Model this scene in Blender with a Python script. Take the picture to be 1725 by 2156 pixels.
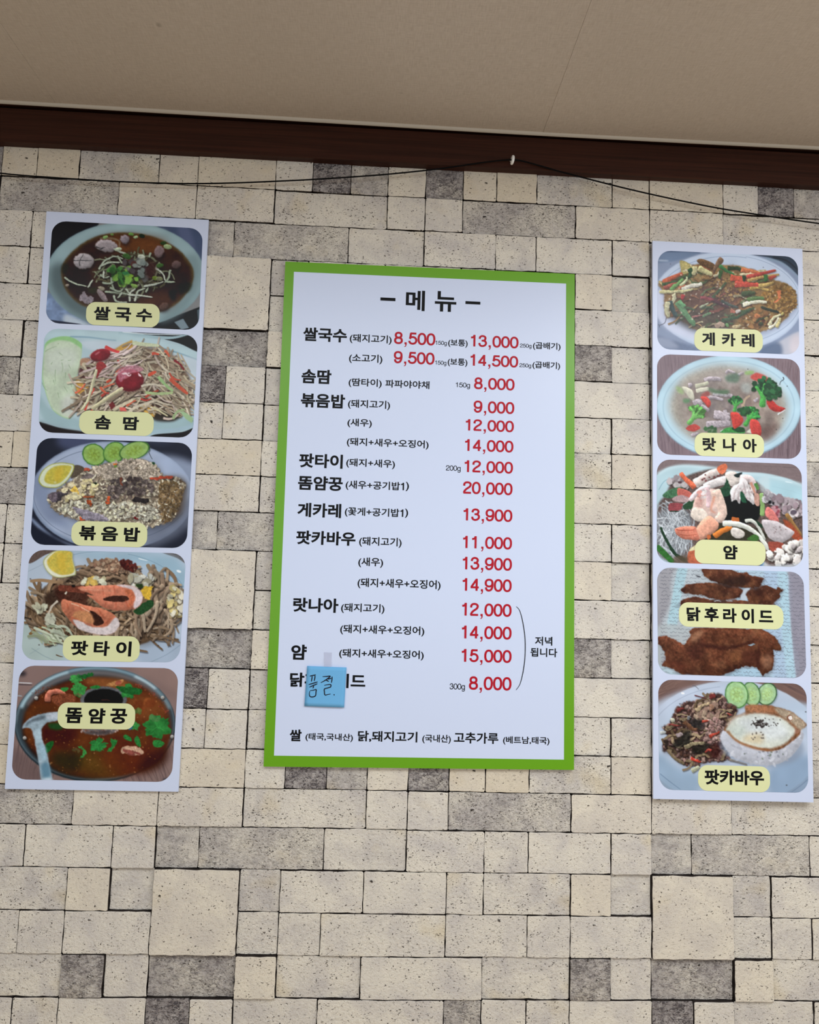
import bpy, bmesh, math, random
import numpy as np
from mathutils import Matrix, Vector
from mathutils.geometry import delaunay_2d_cdt

scene = bpy.context.scene
for o in list(bpy.data.objects):
    bpy.data.objects.remove(o)

# ------------------------------------------------------------------ camera
# world: X along the wall, Y into the wall (wall face at Y = 0), Z up (0 = lower edge of the brown trim)
IMG_W, IMG_H = 1725.0, 2156.0
FPX = 1427.395
CAM = np.array([0.80597, -1.35212, -0.86674])
ROT = np.array([[0.9986072386, -0.0430550840, 0.0304933224],     # camera right
                [0.0344424494, 0.0941784872, -0.9949593611],     # camera down
                [0.0399662439, 0.9946238848, 0.0955302416]])     # camera forward
cd = bpy.data.cameras.new('camera')
cd.sensor_fit = 'HORIZONTAL'
cd.sensor_width = 36.0
cd.lens = FPX / IMG_W * 36.0
cd.clip_start = 0.01
cam = bpy.data.objects.new('camera', cd)
scene.collection.objects.link(cam)
M = Matrix.Identity(4)
for i in range(3):
    M[i][0] = ROT[0][i]
    M[i][1] = -ROT[1][i]
    M[i][2] = -ROT[2][i]
    M[i][3] = CAM[i]
cam.matrix_world = M
scene.camera = cam

# ------------------------------------------------------------------ world, lights, exposure
scene.view_settings.view_transform = 'Standard'
scene.view_settings.look = 'None'
scene.view_settings.gamma = 1.0
scene.view_settings.exposure = 0.0
world = bpy.data.worlds.new('room_ambient')
scene.world = world
world.use_nodes = True
bg = world.node_tree.nodes['Background']
bg.inputs[0].default_value = (0.95, 0.96, 1.0, 1)
bg.inputs[1].default_value = 0.15


def area(name, loc, target, sx, sy, power, col):
    l = bpy.data.lights.new(name, 'AREA')
    l.shape = 'RECTANGLE'
    l.size, l.size_y = sx, sy
    l.energy = power
    l.color = col
    o = bpy.data.objects.new(name, l)
    o.location = loc
    d = Vector(target) - Vector(loc)
    o.rotation_euler = d.to_track_quat('-Z', 'Y').to_euler()
    scene.collection.objects.link(o)
    return o


area('shop_window', (1.2, -3.6, -0.75), (0.9, 0, -0.75), 3.4, 1.2, 21, (0.88, 0.97, 1.08))
area('side_window', (4.6, -1.9, -0.9), (0.9, -0.9, -0.9), 1.9, 1.2, 15, (0.90, 0.98, 1.06))
area('ceiling_panels', (0.9, -1.45, 0.06), (0.9, -1.45, -2), 3.8, 0.9, 42, (0.89, 0.98, 1.07))
area('ceiling_lamp', (1.85, -1.1, 0.055), (1.85, -1.1, -2), 0.7, 0.95, 11, (0.95, 0.98, 1.04))

# ------------------------------------------------------------------ helpers
C = scene.collection
rng = np.random.default_rng(7)
random.seed(7)


def lin(c):
    c = np.asarray(c, float) / 255.0
    return np.where(c <= 0.04045, c / 12.92, ((c + 0.055) / 1.055) ** 2.4)


def at(px, py, Y=0.0):
    """point of the plane Y = const seen at photograph pixel (px, py), used to read sizes off the photograph"""
    d = np.array([(px - IMG_W / 2) / FPX, (py - IMG_H / 2) / FPX, 1.0]) @ ROT
    return CAM + d * (Y - CAM[1]) / d[1]


def new_mat(name, col=(200, 200, 200), rough=0.6, spec=0.4):
    m = bpy.data.materials.new(name)
    m.use_nodes = True
    b = m.node_tree.nodes['Principled BSDF']
    c = lin(col)
    b.inputs['Base Color'].default_value = (c[0], c[1], c[2], 1)
    b.inputs['Roughness'].default_value = rough
    b.inputs['Specular IOR Level'].default_value = spec
    return m, m.node_tree, b


def mesh_obj(name, verts, faces, mat, parent=None, smooth=False):
    verts = np.asarray(verts, float)
    if parent is not None:
        verts = verts - np.array(parent_loc(parent))
    me = bpy.data.meshes.new(name)
    me.from_pydata(verts.tolist(), [], faces)
    me.update()
    if smooth:
        for p in me.polygons:
            p.use_smooth = True
    me.materials.append(mat)
    o = bpy.data.objects.new(name, me)
    C.objects.link(o)
    if parent is not None:
        o.parent = parent
    return o


def parent_loc(o):
    v = np.zeros(3)
    while o is not None:
        v = v + np.array(o.location)
        o = o.parent
    return v


def thing(name, label, cat, loc, group=None):
    o = bpy.data.objects.new(name, None)
    C.objects.link(o)
    o.location = loc
    o.empty_display_size = 0.05
    tag(o, label, cat, group)
    return o


def tag(o, label, cat, group=None):
    o['label'] = label
    o['category'] = cat
    if group:
        o['group'] = group


class MB:
    def __init__(s):
        s.v, s.f = [], []

    def add(s, verts, faces):
        n = len(s.v)
        s.v += [tuple(map(float, q)) for q in verts]
        s.f += [tuple(i + n for i in f) for f in faces]

    def box(s, a, b):
        (x0, y0, z0), (x1, y1, z1) = a, b
        s.add([(x0, y0, z0), (x1, y0, z0), (x1, y1, z0), (x0, y1, z0), (x0, y0, z1), (x1, y0, z1), (x1, y1, z1), (x0, y1, z1)],
              [(0, 3, 2, 1), (4, 5, 6, 7), (0, 1, 5, 4), (1, 2, 6, 5), (2, 3, 7, 6), (3, 0, 4, 7)])

    def tube(s, pts, rad, n=10, caps=True):
        pts = [Vector(p) for p in pts]
        rad = rad if hasattr(rad, '__len__') else [rad] * len(pts)
        rings = []
        up = None
        for i, p in enumerate(pts):
            t = (pts[min(i + 1, len(pts) - 1)] - pts[max(i - 1, 0)]).normalized()
            if up is None:
                up = Vector((0, 0, 1)) if abs(t.z) < .9 else Vector((1, 0, 0))
            a = t.cross(up).normalized()
            up = a.cross(t).normalized()
            rings.append([p + (a * math.cos(2 * math.pi * k / n) + up * math.sin(2 * math.pi * k / n)) * rad[i] for k in range(n)])
        v = [q for r in rings for q in r]
        f = [(i * n + k, i * n + (k + 1) % n, (i + 1) * n + (k + 1) % n, (i + 1) * n + k) for i in range(len(rings) - 1) for k in range(n)]
        if caps:
            f += [tuple(range(n))[::-1], tuple((len(rings) - 1) * n + k for k in range(n))]
        s.add(v, f)

    def build(s, name, mat, parent=None, smooth=False):
        return mesh_obj(name, s.v, s.f, mat, parent, smooth)


def smooth_path(pts, per=8, closed=False):
    pts = np.asarray(pts, float)
    n = len(pts)
    out = []
    rng_ = range(n) if closed else range(n - 1)
    for i in rng_:
        if closed:
            p0, p1, p2, p3 = pts[(i - 1) % n], pts[i], pts[(i + 1) % n], pts[(i + 2) % n]
        else:
            p0, p1, p2, p3 = pts[max(i - 1, 0)], pts[i], pts[i + 1], pts[min(i + 2, n - 1)]
        for k in range(per):
            t = k / per
            out.append(.5 * ((2 * p1) + (p2 - p0) * t + (2 * p0 - 5 * p1 + 4 * p2 - p3) * t * t + (3 * p1 - p0 - 3 * p2 + p3) * t ** 3))
    if not closed:
        out.append(pts[-1])
    return np.array(out)


# ------------------------------------------------------------------ node helpers
def N(nt, kind, **kw):
    n = nt.nodes.new(kind)
    for k, v in kw.items():
        setattr(n, k, v)
    return n


def ramp(nt, src, stops):
    r = N(nt, 'ShaderNodeValToRGB')
    cr = r.color_ramp
    while len(cr.elements) < len(stops):
        cr.elements.new(0.5)
    for e, (p, c) in zip(cr.elements, stops):
        e.position = p
        e.color = (c, c, c, 1) if not hasattr(c, '__len__') else (*c, 1)
    nt.links.new(src, r.inputs[0])
    return r.outputs[0]


def mathn(nt, op, a, b=None, clamp=False):
    n = N(nt, 'ShaderNodeMath', operation=op)
    n.use_clamp = clamp
    for i, x in enumerate((a, b)):
        if x is None:
            continue
        if isinstance(x, (int, float)):
            n.inputs[i].default_value = x
        else:
            nt.links.new(x, n.inputs[i])
    return n.outputs[0]


def mixc(nt, fac, a, b, mode='MIX'):
    n = N(nt, 'ShaderNodeMix', data_type='RGBA', blend_type=mode)
    for sock, x in ((n.inputs[0], fac), (n.inputs[6], a), (n.inputs[7], b)):
        if isinstance(x, (int, float)):
            sock.default_value = x
        elif isinstance(x, tuple):
            sock.default_value = (*x, 1)
        else:
            nt.links.new(x, sock)
    return n.outputs[2]


def noise(nt, vec, scale, detail=2, rough=.5, dist=0.0):
    n = N(nt, 'ShaderNodeTexNoise')
    n.inputs['Scale'].default_value = scale
    n.inputs['Detail'].default_value = detail
    n.inputs['Roughness'].default_value = rough
    n.inputs['Distortion'].default_value = dist
    if vec is not None:
        nt.links.new(vec, n.inputs['Vector'])
    return n.outputs['Fac']


def mapping(nt, vec, scale=(1, 1, 1), rot=(0, 0, 0)):
    m = N(nt, 'ShaderNodeMapping')
    m.inputs['Scale'].default_value = scale
    m.inputs['Rotation'].default_value = rot
    nt.links.new(vec, m.inputs['Vector'])
    return m.outputs[0]


# ------------------------------------------------------------------ stone wall (one repeating layout, 12 columns x 8 courses)
PW, QH = 0.953, 0.60302
UO = [0, -0.00807, -0.00181, 0.0019, 0.00136, 0.00216, 0.00335, 0.00372, 0.00138, 0.00144, 0.00025, 0.00033]
VO = [0, -0.00303, -0.00593, -0.00432, -0.00269, -0.00122, -0.00035, 0.00095]
ux = lambda u: (u // 12) * PW + (u % 12) * PW / 12 + UO[u % 12]
vz = lambda v: -((v // 8) * QH + (v % 8) * QH / 8 + VO[v % 8])
# course -> (start, end, recess in mm, tone below 0 yellowish, 0 cream .. 1 dark grey, pit amount)
ROWS = {
    0: [(0, 1, 2, -.25, .4), (1, 2, 1, -.35, .3), (2, 4, 2, .42, .9), (4, 5, 2, -.2, .4), (5, 7, 1, -.25, .5), (7, 8, 1, .1, .7), (8, 9, 2, .85, 1.0),
        (9, 10, 3, .5, .8), (10, 11, 2, -.12, .6), (11, 12, 3, .7, 1.0)],
    1: [(0, 3, 3, .48, 1.6), (3, 5, 1, -.12, .5), (5, 7, 1, -.08, .9), (7, 10, 4, .3, .8), (10, 11, 2, .05, .6), (11, 12, 1, .0, .5)],
    2: [(1, 2, 2, .25, .8), (2, 4, 2, .05, .6), (4, 5, 1, .05, .6), (5, 6, 5, .5, .9), (6, 9, 4, .5, 1.2), (9, 11, 4, .25, .6), (11, 13, 1, .0, 1.1)],
    3: [(12, 13, 2, .15, .9), (1, 3, 3, .25, .8), (3, 4, 1, -.18, .25), (4, 5, 6, .3, .4), (7, 8, 5, .4, .8), (8, 10, 2, .08, .6), (10, 12, 2, .05, .5)],
    4: [(0, 2, 3, .1, 1.0), (2, 3, 2, .05, .9), (3, 5, 2, .0, .7), (7, 8, 5, .28, .8), (8, 9, 3, .18, .6), (9, 12, 1, .1, .8)],
    5: [(1, 3, 5, .25, .9), (3, 4, 1, .62, 1.1), (4, 5, 5, .1, .7), (5, 7, 6, .6, 1.0), (7, 8, 0, -.15, .6), (8, 10, 5, .2, .7), (10, 13, 1, .06, .6)],
    6: [(0, 1, 3, .6, 1.1), (1, 2, 3, .1, .6), (2, 3, 3, .2, .9), (3, 5, 3, .0, .35), (5, 6, 3, .85, 1.5), (6, 7, 1, .02, .7), (7, 9, 4, .2, .8), (9, 12, 1, .05, .8)],
    7: [(0, 2, 2, .1, .6), (2, 3, 2, .15, .6), (3, 4, 5, .1, .6), (4, 5, 1, .02, .7), (5, 6, 2, .05, .8), (6, 7, 0, .0, .4), (7, 9, 5, .1, .5), (9, 11, 2, .1, .7), (11, 12, 3, .3, .8)],
}
BIG = (5, 7, 0, -.12, .55)      # the two-course square, courses 3 and 4


def stone_outline(x0, x1, z0, z1, r, seed):
    g = np.random.default_rng(seed)
    pts, nrm = [], []
    for (cx, cz, a0) in ((x1 - r, z1 - r, 0), (x0 + r, z1 - r, 90), (x0 + r, z0 + r, 180), (x1 - r, z0 + r, 270)):
        for k in range(4):
            a = math.radians(a0 + 30 * k)
            pts.append((cx + r * math.cos(a), cz + r * math.sin(a)))
            nrm.append((math.cos(a), math.sin(a)))
    op, on = [], []
    n = len(pts)
    for i in range(n):
        op.append(pts[i]); on.append(nrm[i])
        j = (i + 1) % n
        L = math.dist(pts[i], pts[j])
        m = int(L / .012)
        for k in range(1, m):
            t = k / m
            op.append((pts[i][0] * (1 - t) + pts[j][0] * t, pts[i][1] * (1 - t) + pts[j][1] * t))
            on.append(nrm[i] if abs(nrm[i][0]) + abs(nrm[i][1]) < 1.01 else nrm[j])
    op, on = np.array(op), np.array(on)
    op += on * g.normal(0, .00042, (len(op), 1))
    return op, on


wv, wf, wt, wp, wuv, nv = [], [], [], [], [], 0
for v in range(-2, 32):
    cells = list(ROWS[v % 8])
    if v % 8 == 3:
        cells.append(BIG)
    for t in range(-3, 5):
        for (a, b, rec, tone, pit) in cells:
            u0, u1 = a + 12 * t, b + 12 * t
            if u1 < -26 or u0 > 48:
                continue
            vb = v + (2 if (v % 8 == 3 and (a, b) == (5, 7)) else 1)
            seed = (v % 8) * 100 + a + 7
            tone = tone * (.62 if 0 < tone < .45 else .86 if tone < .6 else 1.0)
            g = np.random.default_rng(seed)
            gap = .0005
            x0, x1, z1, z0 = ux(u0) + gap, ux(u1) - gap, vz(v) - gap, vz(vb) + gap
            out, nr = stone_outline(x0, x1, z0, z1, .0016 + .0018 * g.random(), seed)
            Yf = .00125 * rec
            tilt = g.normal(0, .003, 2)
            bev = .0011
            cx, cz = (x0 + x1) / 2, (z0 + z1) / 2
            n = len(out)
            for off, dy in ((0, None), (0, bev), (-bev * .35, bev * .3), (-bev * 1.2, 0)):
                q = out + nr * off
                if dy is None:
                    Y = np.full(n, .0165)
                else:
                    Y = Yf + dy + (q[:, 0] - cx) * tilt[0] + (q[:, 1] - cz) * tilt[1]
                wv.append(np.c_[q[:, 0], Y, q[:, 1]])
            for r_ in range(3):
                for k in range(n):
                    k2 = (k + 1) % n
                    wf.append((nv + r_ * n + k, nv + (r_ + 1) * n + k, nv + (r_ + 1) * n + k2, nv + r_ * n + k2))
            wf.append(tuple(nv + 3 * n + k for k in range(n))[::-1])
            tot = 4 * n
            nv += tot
            wt += [2.0] * (2 * n) + [tone] * (2 * n)      # joint shade painted onto the stone sides, so joints look dark even where lit
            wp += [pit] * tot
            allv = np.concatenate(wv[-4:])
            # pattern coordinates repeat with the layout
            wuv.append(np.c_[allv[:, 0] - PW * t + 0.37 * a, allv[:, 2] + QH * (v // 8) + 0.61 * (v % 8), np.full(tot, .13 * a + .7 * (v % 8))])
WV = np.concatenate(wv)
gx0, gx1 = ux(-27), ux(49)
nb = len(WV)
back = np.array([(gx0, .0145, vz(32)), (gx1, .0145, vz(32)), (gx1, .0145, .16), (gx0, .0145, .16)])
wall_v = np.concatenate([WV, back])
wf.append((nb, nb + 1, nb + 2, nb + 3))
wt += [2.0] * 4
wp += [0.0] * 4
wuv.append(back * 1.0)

mw, nt, b = new_mat('cream_stone', rough=.72, spec=.25)
at_t = N(nt, 'ShaderNodeAttribute', attribute_name='tone').outputs['Fac']
at_p = N(nt, 'ShaderNodeAttribute', attribute_name='pits').outputs['Fac']
uvw = N(nt, 'ShaderNodeAttribute', attribute_name='stone_co').outputs['Vector']
n_low = noise(nt, uvw, 15, 3, .6, .4)
n_mid = noise(nt, uvw, 62, 4, .68, .3)
n_grn = noise(nt, uvw, 190, 4, .7)
n_fin = noise(nt, uvw, 620, 2, .6)
n_cl = noise(nt, uvw, 34, 2, .55)
cream = mixc(nt, ramp(nt, n_low, [(.38, 0.), (.68, 1.)]), tuple(lin((234, 224, 206))), tuple(lin((212, 203, 193))))
cream = mixc(nt, ramp(nt, noise(nt, uvw, 11, 2, .5), [(.60, 0.), (.74, .55)]), cream, tuple(lin((222, 203, 164))))
cream = mixc(nt, mathn(nt, 'MULTIPLY', at_t, -1.5, True), cream, tuple(lin((231, 210, 168))))
grey = mixc(nt, ramp(nt, mathn(nt, 'ADD', mathn(nt, 'MULTIPLY', n_mid, .55), mathn(nt, 'MULTIPLY', n_grn, .45)), [(.38, 0.), (.62, 1.)]), tuple(lin((194, 185, 178))), tuple(lin((112, 103, 102))))
tn = mathn(nt, 'ADD', mathn(nt, 'MULTIPLY', n_mid, .9), mathn(nt, 'MULTIPLY', n_low, 1.2))
tf = mathn(nt, 'ADD', mathn(nt, 'MULTIPLY', at_t, 1.35), mathn(nt, 'SUBTRACT', tn, 1.22))
col = mixc(nt, mathn(nt, 'MULTIPLY', mathn(nt, 'MULTIPLY', tf, mathn(nt, 'ADD', at_t, .12), True), 1.35, True), cream, grey)
col = mixc(nt, mathn(nt, 'MULTIPLY', ramp(nt, n_fin, [(.40, 0.), (.72, 1.)]), .20), col, tuple(lin((140, 128, 120))))
col = mixc(nt, mathn(nt, 'MULTIPLY', ramp(nt, n_grn, [(.56, 0.), (.74, 1.)]), .30), col, tuple(lin((138, 127, 120))))
fk = noise(nt, mapping(nt, uvw, (150, 260, 150), (0, 0, .5)), 1.0, 2, .6, 1.0)
fk = mathn(nt, 'MULTIPLY', mathn(nt, 'SUBTRACT', mathn(nt, 'ADD', fk, mathn(nt, 'MULTIPLY', n_cl, .35)), .70), 9, True)
fk = mathn(nt, 'MULTIPLY', fk, mathn(nt, 'MULTIPLY', mathn(nt, 'SUBTRACT', at_t, .2), 1.5, True))
col = mixc(nt, mathn(nt, 'MULTIPLY', fk, .85), col, tuple(lin((70, 63, 66))))
# travertine pits: short slanted dashes, crumbly nicks and a few larger holes
wob = N(nt, 'ShaderNodeVectorMath', operation='ADD')
nz3 = N(nt, 'ShaderNodeTexNoise')
nz3.inputs['Scale'].default_value = 160
nt.links.new(uvw, nz3.inputs['Vector'])
sc3 = N(nt, 'ShaderNodeVectorMath', operation='SCALE')
nt.links.new(nz3.outputs['Color'], sc3.inputs[0])
sc3.inputs['Scale'].default_value = .006
nt.links.new(uvw, wob.inputs[0])
nt.links.new(sc3.outputs[0], wob.inputs[1])
wv3 = wob.outputs[0]


def holes(sc, rot, lo, hi, keep):
    v = N(nt, 'ShaderNodeTexVoronoi')
    v.inputs['Scale'].default_value = 1.0
    nt.links.new(mapping(nt, wv3, sc, (0, 0, rot)), v.inputs['Vector'])
    sp = N(nt, 'ShaderNodeSeparateColor')
    nt.links.new(v.outputs['Color'], sp.inputs[0])
    # only some cells hold a hole; the pit amount and a clumping noise decide which, a second value its size
    k = mathn(nt, 'LESS_THAN', sp.outputs[0], mathn(nt, 'MULTIPLY', mathn(nt, 'MULTIPLY', at_p, keep), ramp(nt, n_cl, [(.40, .12), (.66, 2.2)])))
    size = mathn(nt, 'ADD', lo, mathn(nt, 'MULTIPLY', sp.outputs[1], hi - lo))
    d = mathn(nt, 'MULTIPLY', mathn(nt, 'SUBTRACT', size, v.outputs['Distance']), 7, True)
    return mathn(nt, 'MULTIPLY', d, k)


h1 = holes((165, 360, 165), .5, .14, .40, .27)
h2 = holes((290, 180, 200), -.2, .12, .34, .16)
h3 = holes((64, 92, 74), .35, .10, .30, .045)
d1 = mathn(nt, 'MULTIPLY', mathn(nt, 'SUBTRACT', mathn(nt, 'ADD', noise(nt, mapping(nt, uvw, (200, 420, 200), (0, 0, .45)), 1.0, 1.5, .5, .8), mathn(nt, 'MULTIPLY', at_p, .05)), .69), 8, True)
pits = mathn(nt, 'MAXIMUM', mathn(nt, 'MAXIMUM', h1, h2), mathn(nt, 'MAXIMUM', h3, mathn(nt, 'MULTIPLY', d1, .8)))
col = mixc(nt, mathn(nt, 'MULTIPLY', pits, .84), col, tuple(lin((60, 51, 46))))
col = mixc(nt, mathn(nt, 'MULTIPLY', h3, .8), col, tuple(lin((34, 28, 25))))
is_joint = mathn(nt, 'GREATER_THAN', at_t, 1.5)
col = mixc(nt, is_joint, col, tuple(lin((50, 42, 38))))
nt.links.new(col, b.inputs['Base Color'])
hgt = mathn(nt, 'SUBTRACT', mathn(nt, 'ADD', mathn(nt, 'MULTIPLY', n_mid, .5), mathn(nt, 'MULTIPLY', n_grn, mathn(nt, 'ADD', .9, mathn(nt, 'MULTIPLY', at_t, 1.5)))), mathn(nt, 'ADD', pits, mathn(nt, 'MULTIPLY', fk, .5)))
hgt = mathn(nt, 'ADD', hgt, mathn(nt, 'MULTIPLY', n_fin, .10))
bp = N(nt, 'ShaderNodeBump')
bp.inputs['Strength'].default_value = .75
bp.inputs['Distance'].default_value = .0030
nt.links.new(hgt, bp.inputs['Height'])
nt.links.new(bp.outputs[0], b.inputs['Normal'])
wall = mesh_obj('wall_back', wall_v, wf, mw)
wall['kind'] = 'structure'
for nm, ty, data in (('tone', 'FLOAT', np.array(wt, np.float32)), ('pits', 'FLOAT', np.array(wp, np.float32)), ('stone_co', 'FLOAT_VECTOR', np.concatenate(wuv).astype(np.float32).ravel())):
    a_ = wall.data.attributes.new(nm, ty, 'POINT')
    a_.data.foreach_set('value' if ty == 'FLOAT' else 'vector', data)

# ------------------------------------------------------------------ brown trim under the ceiling
mt, nt, b = new_mat('dark_brown_wood', (66, 36, 24), .5, .18)
tc = N(nt, 'ShaderNodeTexCoord').outputs['Object']
gr = noise(nt, mapping(nt, tc, (3, 60, 150)), 1.0, 4, .6, .8)
nt.links.new(mixc(nt, ramp(nt, gr, [(.3, 0.), (.7, 1.)]), tuple(lin((42, 20, 12))), tuple(lin((66, 34, 22)))), b.inputs['Base Color'])
XL, XR = gx0, gx1
zb = lambda x: -.0092 + .0012 * x
zg = lambda x: .0640 + .0003 * x
prof = [(.012, 0, -.0), (-.0140, 0, .0), (-.0150, 0, .001), (-.0150, 1, -.0012), (-.0138, 1, 0), (-.003, 1, 0), (-.003, 1, .0062), (-.0138, 1, .0062), (-.0145, 1, .007), (-.0145, 1, .06), (.012, 1, .06)]
tv, tf_ = [], []
xs = [XL, 0, .9, 1.75, XR]
for x in xs:
    for (Y, which, dz) in prof:
        xc = min(max(x, -1), 3)
        tv.append((x, Y, (zg(xc) if which else zb(xc)) + dz))
n = len(prof)
for i in range(len(xs) - 1):
    for k in range(n - 1):
        tf_.append((i * n + k, i * n + k + 1, (i + 1) * n + k + 1, (i + 1) * n + k))
tf_ += [tuple(range(n)), tuple((len(xs) - 1) * n + k for k in range(n))[::-1]]
trim = mesh_obj('trim_1', tv, tf_, mt)
trim['kind'] = 'structure'

# ------------------------------------------------------------------ ceiling, papered in one-metre sheets, with a pale edge strip
mc, nt, b = new_mat('ceiling_paper', (196, 180, 160), .85, .1)
tc = N(nt, 'ShaderNodeTexCoord').outputs['Object']
w1 = noise(nt, mapping(nt, tc, (620, 60, 1)), 1.0, 2)
w2 = noise(nt, mapping(nt, tc, (60, 620, 1)), 1.0, 2)
wv_ = mathn(nt, 'ADD', w1, w2)
big = noise(nt, tc, 2.2, 3)
cc = mixc(nt, ramp(nt, big, [(.35, 0.), (.7, 1.)]), tuple(lin((214, 200, 184))), tuple(lin((207, 193, 177))))
cc = mixc(nt, mathn(nt, 'MULTIPLY', ramp(nt, mathn(nt, 'MULTIPLY', wv_, .5), [(.40, 0.), (.62, 1.)]), .42), cc, tuple(lin((178, 161, 143))))
# small stains
for (sx, sy, sr) in ((.39, -.245, .007), (.815, -.115, .006)):
    vm = N(nt, 'ShaderNodeVectorMath', operation='DISTANCE')
    nt.links.new(tc, vm.inputs[0])
    vm.inputs[1].default_value = (sx, sy, .075)
    st = mathn(nt, 'MULTIPLY', mathn(nt, 'SUBTRACT', 1.0, mathn(nt, 'DIVIDE', vm.outputs['Value'], sr), True), .75, True)
    cc = mixc(nt, st, cc, tuple(lin((104, 92, 76))))
nt.links.new(cc, b.inputs['Base Color'])
bp = N(nt, 'ShaderNodeBump')
bp.inputs['Strength'].default_value = .25
bp.inputs['Distance'].default_value = .0006
nt.links.new(wv_, bp.inputs['Height'])
nt.links.new(bp.outputs[0], b.inputs['Normal'])
lipx = [(-1200, 146), (0, 217.5), (600, 253), (1125, 284.5), (1725, 315), (2900, 374)]
lip = [at(a_, b_, -.022) for a_, b_ in lipx]
zc_mean = .0735
mb = MB()
k = -3
seams = [.112 + 1.003 * i for i in range(-3, 5)]
for i in range(len(seams) - 1):
    a_, c_ = seams[i] + .00012, seams[i + 1] - .00012
    dz = .0004 * (i % 2)
    nx = 8
    for j in range(nx):
        xa, xb = a_ + (c_ - a_) * j / nx, a_ + (c_ - a_) * (j + 1) / nx
        za, zb_ = [np.interp(x, [p[0] for p in lip], [p[2] for p in lip]) + .0045 + dz for x in (xa, xb)]
        mb.add([(xa, -4.6, .0745), (xb, -4.6, .0745), (xb, -.021, zb_), (xa, -.021, za), (xa, -4.6, .09), (xb, -4.6, .09), (xb, -.021, .09), (xa, -.021, .09)],
               [(0, 3, 2, 1), (4, 5, 6, 7), (0, 1, 5, 4), (1, 2, 6, 5), (2, 3, 7, 6), (3, 0, 4, 7)])
mb.box((seams[0], -4.6, .083), (seams[-1], -.015, .1))
ceil = mb.build('ceiling', mc)
ceil['kind'] = 'structure'
ml, nt, b = new_mat('pale_edge_strip', (206, 196, 180), .6, .2)
mb = MB()
lx = np.linspace(seams[0], seams[-1], 60)
lz = np.interp(lx, [p[0] for p in lip], [p[2] for p in lip])
pv, pf = [], []
prof = [(-.0205, 0.), (-.0225, .0002), (-.0245, .0015), (-.0262, .0042), (-.0262, .008), (-.0205, .008)]
for x, z in zip(lx, lz):
    pv += [(x, Y, z + dz) for Y, dz in prof]
n = len(prof)
for i in range(len(lx) - 1):
    for k in range(n):
        k2 = (k + 1) % n
        pf.append((i * n + k, i * n + k2, (i + 1) * n + k2, (i + 1) * n + k))
pf += [tuple(range(n)), tuple((len(lx) - 1) * n + k for k in range(n))[::-1]]
edge = mesh_obj('trim_2', pv, pf, ml, smooth=False)
edge['kind'] = 'structure'
mf, nt, b = new_mat('floor_laminate', (150, 128, 104), .5, .3)
tc = N(nt, 'ShaderNodeTexCoord').outputs['Object']
nt.links.new(mixc(nt, noise(nt, mapping(nt, tc, (2, 30, 1)), 1.0, 3), tuple(lin((204, 180, 150))), tuple(lin((216, 196, 168)))), b.inputs['Base Color'])
mb = MB()
mb.box((gx0, -4.6, vz(32) - .1), (gx1, .0095, vz(32)))
flo = mb.build('floor', mf)
flo['kind'] = 'structure'

# ------------------------------------------------------------------ printed matter: flat pieces read off the photograph
def flat_quad(quad, Y, r, n=8, squeeze=None):
    """outline of a rounded rectangle whose four corners (TL, TR, BR, BL) are photograph pixels; returns wall points"""
    q = [at(*p, Y) for p in quad]
    w = np.linalg.norm(q[1] - q[0])
    h = np.linalg.norm(q[3] - q[0])
    out = []
    for (u, v, a0) in ((r / w, r / h, 180), (1 - r / w, r / h, 270), (1 - r / w, 1 - r / h, 0), (r / w, 1 - r / h, 90)):
        for k in range(n + 1):
            a = math.radians(a0 + 90 * k / n)
            out.append((u + r / w * math.cos(a), v + r / h * math.sin(a)))
    res = []
    for u, v in out:
        p = (q[0] * (1 - u) + q[1] * u) * (1 - v) + (q[3] * (1 - u) + q[2] * u) * v
        res.append(p)
    return np.array(res)


def slab(outline, Yf, Yb):
    n = len(outline)
    f = np.array(outline); f[:, 1] = Yf
    bk = np.array(outline); bk[:, 1] = Yb
    faces = [tuple(range(n))] + [tuple(range(2 * n - 1, n - 1, -1))] + [(k, n + k, n + (k + 1) % n, (k + 1) % n) for k in range(n)]
    return np.concatenate([f, bk]), faces


GLYPH = {}
# grotesque numerals drawn as pen centre lines: height .716, pitch .483
DIGIT = {
    '0': ('loop', [(.243, .353, .193, .318)]), '8': ('loop', [(.243, .525, .158, .148), (.243, .200, .190, .165)]),
    '1': ('path', [[(.262, .0), (.262, .716)], [(.075, .548), (.150, .556), (.215, .590), (.250, .672)]]),
    '2': ('path', [[(.055, .475), (.065, .580), (.130, .655), (.240, .680), (.350, .655), (.420, .580), (.410, .475), (.340, .385), (.230, .305), (.130, .215), (.070, .120), (.052, .042)], [(.020, .042), (.455, .042)]]),
    '3': ('path', [[(.055, .505), (.085, .610), (.160, .668), (.245, .680), (.340, .650), (.395, .560), (.365, .440), (.285, .392), (.185, .385)],
                   [(.185, .385), (.300, .378), (.400, .320), (.430, .210), (.375, .095), (.250, .036), (.130, .052), (.065, .120), (.045, .215)]]),
    '4': ('path', [[(.345, .0), (.345, .716)], [(.005, .200), (.470, .200)], [(.045, .215), (.335, .668)]]),
    '5': ('path', [[(.105, .668), (.432, .668)], [(.128, .690), (.082, .330)], [(.062, .352), (.140, .425), (.250, .445), (.360, .405), (.430, .300), (.425, .170), (.350, .070), (.235, .036), (.125, .062), (.062, .125), (.045, .195)]]),
    '9': ('path', [[(.062, .215), (.085, .110), (.150, .050), (.235, .036), (.340, .080), (.400, .185), (.428, .330), (.428, .470)]]),
    'g': ('path', [[(.405, .520), (.405, -.050), (.370, -.150), (.270, -.190), (.160, -.175), (.085, -.110)]]),
}
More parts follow.
